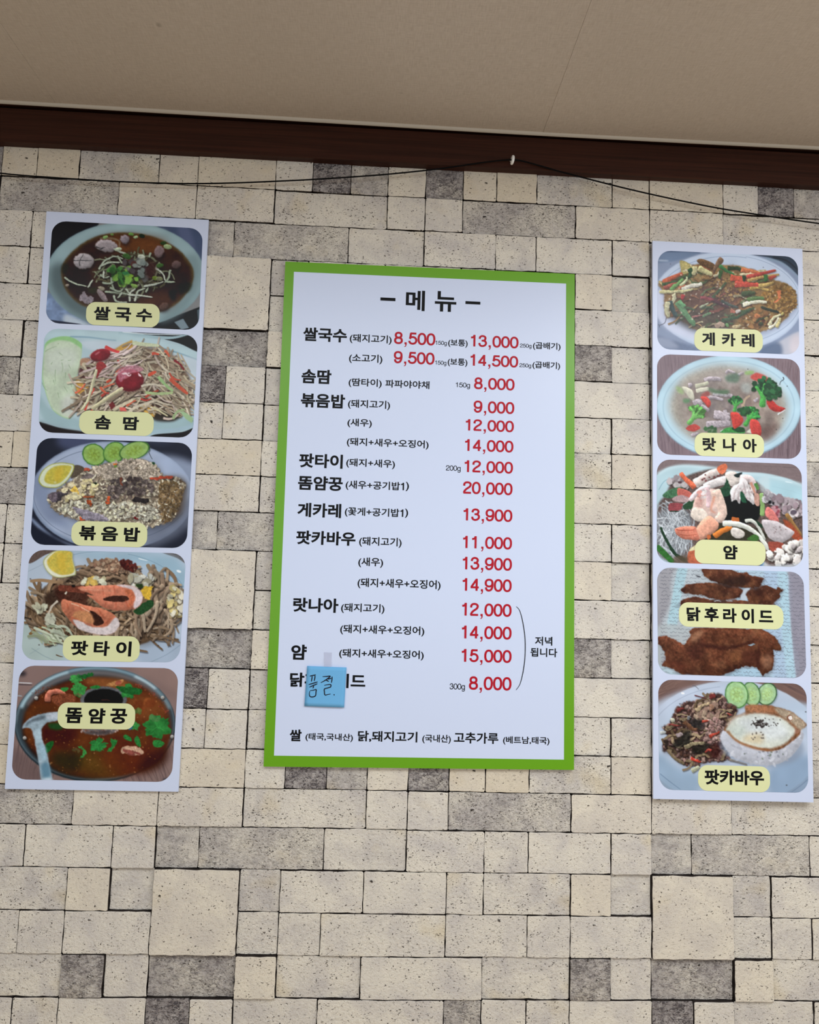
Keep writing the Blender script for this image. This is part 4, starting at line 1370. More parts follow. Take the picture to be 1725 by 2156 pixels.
def dish_pad_thai(P):
    P.tone([(0, 0), (1800, 0), (1800, 1250), (0, 1250)], (168, 188, 214), 1, 4)
    P.poly([(100, 20), (420, 30), (300, 90), (140, 170)], (98, 80, 74), nz=.15)
    P.poly([(1440, 55), (1720, 70), (1720, 190), (1600, 120)], (96, 86, 86), nz=.15)
    P.tone([(540, 60), (1450, 80), (1660, 200), (1660, 420), (1300, 200), (800, 130)], (138, 178, 208), .9, 40)
    P.ring(900, 620, 830, 560, 7, (110, 150, 184), 285, 338, al=.7)
    P.line([(550, 92), (700, 62), (900, 52)], 6, (110, 146, 180), 4, al=.7)
    P.line([(135, 250), (290, 175)], 6, (130, 152, 176), 4, al=.7)
    P.line([(1220, 122), (1310, 145)], 10, (226, 236, 244), 4)
    P.ell(1615, 248, 24, 12, (232, 240, 246), 20)
    P.tone([(80, 700), (300, 850), (480, 960), (480, 1130), (80, 1130)], (168, 186, 178), .9, 40)
    P.tone([(1250, 960), (1640, 900), (1640, 1150), (1250, 1150)], (150, 174, 206), .9, 30)
    P.tone([(110, 400), (240, 380), (240, 700), (110, 680)], (182, 198, 216), .8, 30)
    P.line([(170, 1000), (300, 1080), (400, 1120)], 7, (130, 152, 160), 5, al=.8)
    P.line([(150, 1060), (250, 1000)], 6, (136, 160, 166), 4, al=.7)
    P.line([(1640, 960), (1500, 1060), (1330, 1140)], 7, (120, 146, 180), 5, al=.8)
    heap = [(110, 580), (210, 520), (250, 430), (380, 370), (520, 300), (720, 250), (900, 215), (1080, 240), (1250, 300), (1450, 310), (1580, 390), (1640, 520), (1600, 680), (1530, 780), (1460, 880), (1260, 960), (960, 960), (640, 900), (400, 900), (170, 740)]
    P.poly([(x + 16, y + 22) for x, y in heap], (92, 96, 100), soft=12, al=.5)
    P.poly(heap, (94, 72, 52), soft=3, nz=.2, jag=6)
    nood = [(150, 122, 92), (132, 104, 76), (166, 140, 110), (118, 92, 66), (140, 116, 92)]
    P.strands(heap, 240, (150, 330), (24, 40), nood, (-80, 80), .32, dark=.5)
    P.strands([(1350, 320), (1600, 420), (1560, 760), (1300, 900), (1050, 900), (1250, 700)], 70, (160, 360), (26, 44), [(150, 128, 104), (136, 112, 90), (164, 144, 120)], (60, 140), .25, dark=.5, sh=.2)
    P.strands([(520, 300), (900, 240), (1150, 280), (1100, 370), (560, 380)], 50, (130, 260), (26, 42), [(146, 118, 92), (130, 104, 80)], (-25, 40), .3, dark=.5, sh=.2)
    P.strands([(120, 560), (420, 520), (500, 860), (230, 760)], 40, (150, 300), (26, 40), nood, (30, 80), .3, dark=.5, sh=.2)
    P.line([(155, 345), (260, 335), (380, 350), (480, 360)], 30, (156, 124, 90), 34)
    P.line([(150, 870), (210, 820), (300, 790)], 30, (134, 96, 52), 22)
    P.line([(1380, 880), (1500, 900), (1630, 950)], 24, (122, 98, 74), 12)
    P.line([(1480, 760), (1590, 770)], 22, (156, 136, 112), 14)
    P.line([(1420, 790), (1530, 820)], 24, (140, 116, 90), 16)
    P.tone([(300, 470), (480, 440), (470, 560), (330, 580)], (48, 32, 26), .8, 18)
    P.bits([(750, 200), (850, 135), (980, 130), (1080, 180), (1100, 250), (900, 250)], 120, (9, 20), [(176, 142, 112), (156, 120, 92), (192, 162, 132), (138, 100, 78)], (1.1, 1.7), dark=.45)
    P.bits([(1040, 150), (1120, 140), (1195, 190), (1180, 250), (1080, 220)], 80, (7, 15), [(88, 34, 30), (110, 44, 36), (66, 26, 24)], (1, 1.6), dark=.3)
    P.bits([(1530, 420), (1650, 440), (1650, 660), (1540, 690), (1520, 560)], 60, (14, 30), [(196, 190, 160), (206, 186, 116), (170, 150, 110), (214, 206, 182)], (1.1, 1.8), dark=.4)
    P.bits([(1160, 300), (1350, 290), (1350, 370), (1150, 380)], 34, (16, 34), [(196, 194, 176), (208, 206, 192), (164, 156, 128)], (1.2, 2), dark=.5)
    P.bits([(690, 340), (880, 320), (890, 385), (700, 380)], 16, (18, 32), [(210, 172, 80), (200, 198, 170), (190, 180, 140)], (1.2, 2), dark=.4)
    P.poly([(1240, 440), (1280, 395), (1365, 395), (1345, 460), (1330, 530), (1290, 520), (1260, 480)], (220, 174, 48), smooth=False, jag=4, nz=.15)
    P.poly([(1170, 640), (1260, 560), (1350, 530), (1360, 590), (1250, 670)], (36, 74, 38), nz=.25)
    P.poly([(1190, 380), (1250, 370), (1260, 410), (1220, 410)], (46, 66, 30))
    P.bits([(210, 590), (330, 580), (340, 620), (230, 640)], 10, (16, 30), [(196, 196, 168), (184, 180, 150)], (1.2, 2), dark=.4)
    P.bits([(320, 680), (400, 700), (350, 760)], 8, (14, 28), [(196, 196, 172)], (1.2, 2), dark=.4)
    P.line([(430, 540), (380, 580), (335, 660)], 22, (196, 184, 164), 18)
    P.strands([(220, 830), (540, 840), (560, 960), (260, 960)], 34, (90, 220), (12, 30), [(188, 196, 170), (170, 182, 150), (150, 160, 128)], (10, 50), .2, dark=.2)
    # prawns
    P.poly([(400, 390), (520, 400), (760, 400), (720, 560), (900, 620), (480, 560)], (70, 36, 28), soft=8, al=.85, nz=.3)
    P.line([(430, 410), (560, 420), (700, 430)], 54, (120, 60, 44), 70, nz=.25)
    up = [(640, 420), (800, 400), (1000, 395), (1130, 400), (1220, 440), (1250, 520), (1180, 600), (1060, 625), (900, 600), (780, 530), (715, 480), (800, 500), (870, 540), (960, 545), (1080, 540), (1120, 500), (1060, 470), (900, 490), (760, 470)]
    P.poly([(620, 410), (800, 388), (1000, 380), (1130, 385), (1220, 430), (1262, 500), (1240, 580), (1160, 620), (1000, 632), (880, 605), (770, 520), (712, 478), (780, 480)], (206, 118, 88), nz=.12, sh=.25, cell=40)
    P.poly([(870, 520), (960, 490), (1090, 490), (1125, 515), (1080, 545), (950, 542)], (64, 36, 28), nz=.3)
    P.poly([(1000, 382), (1130, 385), (1225, 430), (1262, 500), (1240, 570), (1180, 610), (1170, 560), (1180, 480), (1120, 420)], (216, 196, 196), soft=2, nz=.08)
    P.poly([(1080, 440), (1150, 430), (1190, 500), (1165, 570), (1110, 600), (1130, 520)], (196, 102, 66), soft=3, nz=.2)
    for l in ([(700, 405), (760, 470)], [(860, 392), (880, 490)], [(980, 385), (985, 470)], [(900, 545), (890, 600)], [(1000, 545), (1000, 625)], [(1090, 530), (1120, 610)], [(800, 520), (830, 560)]):
        P.line(l, 9, (176, 70, 46), 5, al=.7, soft=1.5)
    P.line([(640, 420), (800, 430), (980, 440)], 14, (232, 172, 140), 6, al=.6, soft=3)
    P.poly([(460, 560), (480, 520), (560, 540), (700, 580), (850, 610), (960, 660), (1030, 750), (1000, 830), (900, 870), (760, 850), (620, 800), (540, 720), (480, 640)], (186, 106, 76), nz=.14, sh=.25, cell=40)
    P.poly([(740, 640), (810, 660), (880, 740), (850, 775), (780, 770)], (60, 34, 26), nz=.3)
    P.poly([(580, 720), (660, 740), (760, 790), (900, 790), (990, 700), (1035, 760), (1000, 830), (900, 872), (760, 852), (630, 810)], (206, 192, 190), soft=2, nz=.08)
    P.poly([(600, 640), (720, 640), (775, 700), (770, 760), (680, 740), (580, 700)], (194, 128, 82), soft=3, nz=.15)
    P.line([(560, 560), (660, 600), (750, 650)], 10, (236, 196, 160), 5, al=.8)
    for l in ([(560, 700), (640, 720)], [(880, 770), (960, 700)], [(820, 620), (900, 720)], [(640, 580), (660, 640)], [(520, 560), (530, 620)]):
        P.line(l, 9, (170, 64, 38), 5, al=.7, soft=1.5)
    P.line([(500, 470), (520, 445)], 18, (196, 186, 166), 14)
    P.ell(582, 392, 18, 12, (24, 18, 18))
    lemon(P, [(285, 150), (330, 90), (410, 45), (560, 55), (575, 130), (608, 270), (560, 295), (450, 312), (370, 290), (310, 230)],
          [(322, 150), (360, 95), (430, 50), (555, 58), (570, 140), (585, 255), (480, 285), (400, 260), (345, 215)], (176, 178, 110), (222, 222, 196), (214, 182, 66))
    for x, y in ((160, 322), (245, 968), (1238, 250), (1414, 975), (310, 960)):
        P.ell(x, y, 7, 5, (50, 40, 36))
    P.line([(410, 1065), (450, 1080), (480, 1085)], 12, (96, 70, 46), 6)
    P.line([(100, 700), (170, 712)], 14, (40, 34, 30), 6)
    P.crumble(heap, 0.3)


def dish_tom_yum(P):
    P.tone([(0, 0), (1800, 0), (1800, 1250), (0, 1250)], (134, 108, 102), 1, 4)
    P.strands([(60, 850), (400, 850), (500, 1180), (60, 1180)], 60, (160, 420), (5, 9), [(104, 82, 80), (90, 72, 72), (126, 102, 98)], (95, 110), .02, al=.6)
    P.tone([(60, 820), (220, 900), (420, 1080), (360, 1160), (60, 1160)], (100, 80, 80), .6, 30)
    P.strands([(1300, 950), (1640, 950), (1640, 1170), (1150, 1170)], 40, (120, 360), (5, 9), [(104, 82, 80), (86, 68, 68)], (60, 80), .02, al=.6)
    P.tone([(1250, 80), (1700, 80), (1700, 320), (1450, 180)], (142, 114, 106), .9, 20)
    P.ell(190, 130, 40, 26, (60, 52, 58), soft=6)
    for y in (222, 240):
        P.line([(150, y - 6), (285, y)], 9, (206, 210, 216) if y == 222 else (70, 62, 70), 8)
    P.line([(145, 340), (190, 345)], 16, (150, 150, 156), 12)
    # pot
    P.ell(885, 612, 770, 552, (30, 46, 58), 0, soft=1.5)
    P.ell(885, 604, 762, 540, (86, 108, 124), 0, soft=2)
    P.ell(890, 606, 745, 526, (52, 66, 76), 0, soft=3)
    P.ring(888, 600, 735, 515, 30, (168, 206, 226), 196, 250, soft=5)
    P.ring(888, 600, 740, 520, 26, (120, 160, 186), 250, 300, soft=5)
    P.ring(888, 600, 735, 514, 28, (190, 220, 236), 300, 322, soft=5)
    P.ring(888, 600, 730, 512, 34, (110, 146, 166), 322, 345, soft=5)
    P.ring(890, 600, 690, 480, 36, (108, 102, 104), 200, 330, soft=6)
    P.ring(885, 600, 735, 520, 30, (52, 70, 84), 95, 180, soft=6)
    P.ring(885, 606, 745, 526, 18, (84, 110, 126), 15, 90, soft=4)
    P.ell(880, 648, 690, 478, (30, 24, 24), 0, soft=6)
    soup = [(200, 620), (260, 440), (420, 290), (620, 205), (860, 165), (1080, 175), (1300, 230), (1500, 370), (1600, 560), (1600, 780), (1480, 980), (1200, 1100), (900, 1120), (600, 1080), (400, 960), (240, 790)]
    P.poly(soup, (84, 36, 18), soft=8, col2=(104, 52, 24), cell=130)
    P.tone([(780, 180), (1150, 190), (1200, 330), (900, 260)], (164, 96, 46), .7, 30)
    P.tone([(1180, 380), (1500, 380), (1560, 560), (1250, 540)], (128, 70, 32), .75, 40)
    P.tone([(700, 900), (1050, 860), (1150, 1060), (800, 1100)], (92, 66, 24), .75, 55)
    P.tone([(480, 880), (760, 900), (700, 1070), (500, 1020)], (40, 40, 16), .8, 45)
    P.tone([(960, 760), (1500, 860), (1400, 1060), (1000, 1040)], (100, 38, 18), .7, 50)
    P.tone([(220, 480), (480, 420), (560, 560), (300, 620)], (92, 48, 22), .7, 40)
    P.tone([(1350, 940), (1560, 820), (1560, 980), (1300, 1080)], (52, 22, 14), .8, 40)
    P.tone([(380, 640), (700, 660), (620, 820), (420, 800)], (62, 22, 14), .8, 40)
    P.bits(soup, 170, (3, 6), [(176, 110, 56), (150, 84, 40), (190, 130, 80)], (1, 1.4), al=.7)
    P.bits([(1180, 190), (1500, 330), (1600, 520), (1560, 540), (1400, 330)], 40, (3, 6), [(150, 62, 44), (110, 46, 36)], (1, 1.5))
    P.bits([(290, 300), (440, 240), (480, 250), (320, 320)], 22, (3, 6), [(110, 60, 44)], (1, 1.5))
    # chimney of the pot
    P.ell(965, 375, 224, 122, (96, 98, 104), 0, nz=.2, soft=2)
    P.ell(965, 378, 186, 102, (14, 13, 16), 0, soft=2)
    P.line([(940, 385), (985, 380), (1030, 390)], 10, (70, 44, 40), 6)
    P.ell(925, 672, 165, 44, (110, 104, 106), 0, soft=3)
    P.bits([(760, 670), (1090, 665), (1080, 700), (900, 720), (770, 690)], 34, (6, 10), [(166, 140, 130), (120, 84, 72)], (1, 1.5))
    P.ell(925, 690, 130, 20, (60, 50, 50), 0, soft=5, al=.8)
    for (x, y) in ((322, 364), (1530, 360), (214, 745), (1622, 733)):
        P.ell(x + 4, y + 6, 22, 20, (26, 20, 20), soft=3, al=.7)
        P.ell(x, y, 18, 18, (160, 156, 150), sh=.4)
    prawn(P, [(430, 400), (440, 330), (500, 300), (570, 310), (600, 350)], 62, (186, 104, 80), (150, 62, 44), 4)
    P.poly([(470, 350), (600, 320), (680, 340), (690, 400), (560, 440), (480, 400)], (128, 66, 42), nz=.3, soft=2)
    P.poly([(990, 240), (1060, 205), (1150, 185), (1140, 220), (1060, 248)], (190, 128, 70), nz=.25)
    P.ell(1105, 215, 34, 20, (170, 84, 60), -20, nz=.2)
    P.poly([(1130, 880), (1150, 830), (1210, 820), (1290, 830), (1345, 870), (1320, 905), (1200, 895)], (200, 156, 126), nz=.2, jag=4)
    P.bits([(1150, 860), (1310, 880), (1240, 900)], 9, (8, 16), [(140, 70, 60)], (1.5, 3))
    P.bits([(1250, 400), (1430, 390), (1450, 470), (1300, 500)], 12, (20, 44), [(140, 72, 32), (120, 56, 26)], (1, 1.8), soft=3)
    P.bits([(1240, 480), (1310, 470), (1300, 510)], 10, (8, 18), [(96, 110, 50), (70, 90, 40)], (1, 1.8))
    g1, g2, g3 = (42, 124, 52), (58, 146, 64), (30, 96, 40)
    leaf(P, 700, 185, 62, g2, 20)
    P.poly([(720, 150), (790, 140), (850, 122), (872, 140), (820, 165), (740, 178)], g3, nz=.3, jag=4)
    leaf(P, 728, 280, 78, g2, 60)
    P.poly([(555, 270), (590, 258), (632, 268), (600, 300), (570, 292)], g1, nz=.2)
    P.poly([(830, 258), (900, 240), (940, 262), (880, 275)], g1, nz=.2)
    P.bits([(690, 330), (740, 330), (730, 360)], 8, (8, 16), [g3, (96, 110, 60)], (1, 1.8))
    leaf(P, 1200, 300, 84, g1, 0)
    P.poly([(1080, 250), (1180, 260), (1300, 270), (1340, 300), (1290, 330), (1150, 310)], g3, nz=.3, jag=4)
    leaf(P, 1480, 640, 138, g1, 30, 6, .09)
    P.bits([(1420, 540), (1490, 540), (1500, 575), (1430, 575)], 12, (10, 20), [(84, 146, 76), (60, 120, 60)], (1, 1.6))
    leaf(P, 1268, 630, 48, g2, 0)
    P.ell(1222, 648, 26, 16, (36, 110, 160), -30)
    leaf(P, 908, 812, 84, (44, 132, 58), 80)
    P.poly([(1150, 735), (1175, 712), (1225, 740), (1232, 775), (1190, 765)], g1, nz=.25)
    P.poly([(1260, 750), (1290, 728), (1320, 800), (1315, 835), (1270, 800)], g1, nz=.25)
    P.poly([(1440, 775), (1500, 765), (1550, 795), (1510, 830), (1450, 830)], g1, nz=.25)
    P.poly([(1000, 870), (1040, 810), (1030, 760), (1095, 770), (1080, 810), (1050, 850), (1030, 875)], g1, nz=.25, jag=4)
    P.poly([(735, 935), (760, 900), (765, 860), (725, 840), (740, 820), (790, 850), (805, 890), (770, 925)], g2, nz=.25, jag=4)
    P.poly([(410, 810), (450, 780), (490, 778), (470, 840), (425, 890), (412, 850)], g3, nz=.25)
    P.tone([(450, 600), (560, 610), (580, 650), (520, 670), (450, 650)], (30, 78, 36), .9, 12)
    P.bits([(640, 850), (720, 850), (720, 880)], 6, (8, 16), [(84, 70, 40)], (1, 1.8))
    # ladle
    P.poly([(190, 655), (215, 600), (300, 540), (420, 508), (560, 500), (560, 570), (450, 590), (390, 630), (372, 680), (390, 780), (430, 920), (455, 1040), (475, 1170), (380, 1170), (350, 1000), (318, 830), (290, 690), (260, 650), (215, 645)], (150, 176, 196), soft=1.5, nz=.14, cell=60)
    P.poly([(205, 640), (240, 590), (330, 545), (420, 530), (400, 560), (300, 590), (250, 620)], (70, 84, 98), soft=5, al=.8)
    P.tone([(420, 512), (560, 505), (560, 550), (440, 570)], (190, 200, 216), .7, 10)
    P.tone([(345, 820), (400, 810), (430, 930), (380, 960)], (146, 190, 220), .8, 14)
    P.tone([(370, 1000), (440, 980), (460, 1110), (390, 1130)], (74, 128, 168), .85, 14)
    P.tone([(300, 680), (360, 660), (370, 760), (330, 780)], (170, 200, 220), .8, 12)
    P.ell(1560, 1140, 30, 14, (70, 66, 72), soft=3)
    P.ell(430, 1150, 50, 26, (196, 216, 232), soft=6)
    P.crumble(soup, 0.28)


# ---- right poster
def dish_crab_curry(P):
    P.tone([(0, 0), (1750, 0), (1750, 1300), (0, 1300)], (120, 144, 188), 1, 4)
    P.tone([(0, 120), (560, 140), (300, 250), (0, 260)], (96, 128, 178), 1, 10)
    P.line([(110, 150), (400, 150), (560, 165)], 16, (60, 90, 140), 10, soft=3)
    P.line([(110, 246), (220, 250)], 16, (170, 190, 220), 10, soft=3)
    P.poly([(1100, 180), (1650, 200), (1650, 430), (1480, 300), (1300, 220)], (40, 58, 84), soft=2)
    P.line([(1250, 225), (1420, 270), (1560, 380), (1600, 440)], 26, (120, 150, 186), 16, soft=3)
    P.line([(1330, 210), (1480, 250), (1600, 350)], 20, (30, 40, 56), 12, soft=2)
    P.poly([(1300, 1180), (1640, 1000), (1640, 1280), (1200, 1280)], (178, 180, 200), soft=4)
    P.tone([(1220, 1170), (1400, 1120), (1420, 1260), (1200, 1260)], (70, 100, 150), .9, 20)
    P.tone([(1520, 1090), (1610, 1040), (1610, 1230), (1520, 1230)], (206, 196, 206), .9, 25)
    P.poly([(90, 1050), (300, 1110), (520, 1170), (520, 1260), (90, 1260)], (92, 118, 166), soft=5, nz=.1, cell=80)
    P.tone([(100, 1060), (240, 1090), (330, 1180), (130, 1170)], (134, 152, 190), .9, 20)
    P.ell(850, 680, 800, 525, (160, 184, 224), 2, soft=2)
    P.ell(850, 672, 790, 515, (178, 200, 234), 2, soft=4)
    P.ring(850, 700, 770, 498, 6, (112, 146, 196), 196, 285, al=.8)
    P.ring(850, 640, 790, 500, 6, (120, 150, 196), 10, 75, al=.8)
    P.ring(840, 680, 780, 490, 6, (110, 140, 190), 285, 345, al=.6)
    P.tone([(100, 580), (200, 620), (230, 880), (480, 1000), (500, 1080), (250, 1000), (110, 860)], (196, 204, 238), .8, 25)
    heap = [(110, 500), (250, 420), (350, 360), (350, 250), (460, 290), (560, 280), (700, 300), (860, 290), (1000, 310), (1200, 370), (1340, 450), (1480, 490), (1590, 620), (1560, 760), (1430, 900), (1330, 960), (1200, 1010), (950, 980), (700, 960), (520, 990), (300, 860), (190, 850), (170, 700), (160, 580)]
    P.poly([(x + 10, y + 26) for x, y in heap], (110, 126, 170), soft=14, al=.6)
    P.poly(heap, (126, 96, 60), soft=3, jag=5, col2=(150, 116, 66), cell=60)
    P.tone([(420, 560), (700, 520), (1000, 560), (1000, 760), (700, 800), (400, 760)], (92, 60, 50), .85, 45)
    P.tone([(300, 760), (560, 760), (900, 800), (900, 960), (500, 990), (260, 850)], (70, 60, 50), .85, 40)
    P.tone([(600, 540), (1000, 560), (960, 680), (640, 660)], (104, 74, 58), .7, 30)
    P.bits([(600, 460), (900, 440), (1080, 560), (1000, 680), (640, 640)], 340, (6, 14), [(150, 112, 60), (116, 80, 56), (100, 70, 60), (166, 130, 76)], (1, 1.8), dark=.35, al=.85)
    P.bits([(1250, 560), (1480, 500), (1590, 640), (1540, 780), (1380, 840), (1230, 700)], 380, (6, 15), [(158, 118, 56), (138, 98, 44), (176, 138, 76), (120, 84, 40)], (1, 1.8), dark=.3, al=.9)
    P.bits([(950, 800), (1250, 760), (1330, 900), (1100, 960), (980, 900)], 60, (12, 28), [(142, 100, 56), (120, 82, 50), (160, 112, 66)], (1, 1.8), dark=.35)
    P.bits([(420, 440), (560, 400), (600, 480), (480, 540)], 26, (14, 30), [(176, 150, 92), (160, 130, 80)], (1, 1.7), dark=.25)
    P.strands([(200, 640), (700, 560), (1100, 600), (1250, 900), (900, 950), (520, 960), (260, 830)], 46, (80, 230), (14, 34), [(66, 84, 54), (110, 62, 50), (150, 116, 70), (84, 96, 62), (58, 62, 50), (150, 138, 104), (126, 82, 56)], (-50, 30), .2, dark=.4, nz=.2)
    P.strands([(200, 420), (600, 320), (1200, 400), (1300, 480), (700, 460), (240, 520)], 30, (90, 220), (16, 34), [(170, 150, 100), (160, 84, 56), (86, 104, 62), (186, 174, 130), (140, 104, 60)], (-35, 30), .2, dark=.4, nz=.2)
    P.poly([(340, 250), (400, 258), (480, 310), (440, 370), (370, 390), (350, 340)], (172, 158, 96), nz=.15)
    P.poly([(520, 250), (560, 228), (640, 250), (710, 290), (700, 340), (640, 330), (560, 290)], (110, 78, 48), nz=.3, sh=.3)
    P.poly([(740, 240), (770, 210), (806, 240), (790, 280), (740, 330), (710, 390), (695, 350), (715, 290)], (120, 90, 66), nz=.2, sh=.3)
    for l, w, c in (([(160, 480), (260, 430), (370, 385)], 60, (176, 84, 54)), ([(150, 500), (300, 470), (420, 400)], 34, (64, 82, 50)), ([(170, 540), (290, 500), (360, 470)], 50, (150, 76, 60)),
                    ([(440, 330), (460, 370), (440, 430)], 50, (50, 80, 50)), ([(500, 310), (500, 360), (480, 400)], 60, (190, 182, 132)), ([(540, 320), (600, 360), (690, 400)], 66, (196, 188, 130)), ([(700, 420), (740, 400), (760, 370)], 34, (186, 176, 140)),
                    ([(240, 560), (320, 490), (380, 440)], 42, (108, 158, 84)), ([(340, 520), (400, 470), (420, 420)], 34, (184, 190, 142)), ([(330, 550), (400, 510)], 40, (190, 108, 70)), ([(360, 560), (460, 520), (575, 495)], 52, (206, 200, 178)), ([(120, 580), (240, 580), (380, 575), (480, 555)], 36, (196, 188, 132)),
                    ([(760, 300), (830, 350), (920, 400)], 44, (62, 116, 64)), ([(850, 330), (950, 330), (1020, 360)], 46, (48, 66, 44)), ([(780, 350), (770, 400), (760, 440)], 40, (60, 92, 50)), ([(990, 345), (1100, 360), (1200, 385)], 50, (184, 104, 64)), ([(980, 395), (1080, 390), (1160, 400)], 30, (196, 180, 140)),
                    ([(1050, 420), (1200, 390), (1365, 350)], 44, (172, 66, 56)), ([(880, 430), (960, 440), (1060, 440)], 70, (196, 82, 56)), ([(920, 500), (1050, 500), (1190, 515)], 74, (196, 74, 58)), ([(1060, 460), (1180, 430), (1290, 410), (1400, 395)], 36, (174, 140, 80)), ([(1290, 440), (1370, 410)], 44, (164, 66, 52)),
                    ([(1260, 395), (1255, 470)], 46, (60, 110, 56)), ([(1030, 410), (1020, 470)], 44, (44, 66, 44)), ([(1080, 545), (1180, 540), (1290, 560)], 34, (178, 146, 76)), ([(1180, 520), (1280, 500), (1340, 480)], 46, (180, 150, 84)),
                    ([(380, 610), (370, 640), (365, 660)], 44, (186, 58, 56)), ([(270, 600), (280, 640), (250, 720)], 54, (196, 190, 146)), ([(230, 680), (260, 760), (300, 850)], 60, (56, 76, 72)), ([(320, 680), (390, 800), (500, 940)], 80, (88, 132, 84)), ([(330, 680), (390, 740), (360, 700)], 46, (104, 166, 104)), ([(210, 690), (200, 780), (220, 850)], 60, (186, 180, 138)),
                    ([(1000, 610), (1080, 590), (1140, 590)], 54, (70, 84, 56)), ([(1060, 660), (1150, 650), (1240, 650)], 44, (84, 112, 64)), ([(1010, 720), (1130, 690), (1270, 690)], 46, (204, 200, 172)), ([(780, 680), (880, 720), (960, 750)], 40, (62, 70, 62)), ([(640, 640), (760, 700), (860, 740)], 40, (84, 52, 58)), ([(1200, 740), (1300, 770), (1400, 800)], 38, (46, 52, 40)), ([(780, 880), (950, 850), (1100, 760)], 40, (58, 78, 54)),
                    ([(550, 750), (650, 700)], 26, (150, 160, 124)), ([(470, 850), (600, 820)], 20, (150, 92, 84)), ([(580, 840), (680, 800)], 28, (104, 136, 92)), ([(930, 800), (990, 780)], 46, (176, 166, 156)), ([(880, 780), (930, 800)], 40, (160, 92, 72)), ([(560, 640), (700, 670)], 40, (130, 60, 64)), ([(900, 960), (1000, 940)], 40, (170, 150, 110)), ([(720, 960), (780, 920), (800, 960)], 60, (156, 130, 110)), ([(830, 920), (860, 950)], 40, (96, 136, 80)),
                    ([(1290, 940), (1340, 860), (1420, 820)], 34, (206, 200, 158)), ([(1290, 970), (1360, 920), (1390, 850)], 32, (214, 208, 176)), ([(1370, 960), (1400, 900), (1410, 850)], 36, (196, 182, 122)), ([(1250, 880), (1280, 850)], 44, (166, 138, 84)), ([(1420, 830), (1450, 800)], 30, (186, 170, 96)), ([(1180, 930), (1230, 910)], 40, (60, 66, 44)), ([(1140, 830), (1200, 850)], 50, (184, 112, 66))):
        P.line([(x + 6, y + 10) for x, y in l], w, (56, 48, 44), w * .6, soft=3, al=.5)
        P.line(l, w, c, w * .6, nz=.14, sh=.2)
    P.poly([(1380, 600), (1370, 570), (1420, 565), (1410, 620), (1420, 650), (1360, 700), (1340, 690), (1390, 650)], (206, 112, 66), nz=.1)
    P.bits(heap, 60, (4, 8), [(226, 214, 190), (210, 196, 170)], (1, 2), al=.75)
    P.tone([(120, 560), (700, 440), (1000, 700), (760, 960), (300, 960)], (160, 168, 206), .10, 120)
    P.line([(195, 855), (180, 910), (130, 935), (108, 930)], 7, (70, 70, 92), 5)
    P.line([(120, 960), (125, 940)], 6, (70, 70, 92), 5)
    for x, y in ((240, 284), (1230, 320)):
        P.ell(x, y, 6, 5, (90, 100, 130))
    P.crumble(heap, 0.5)


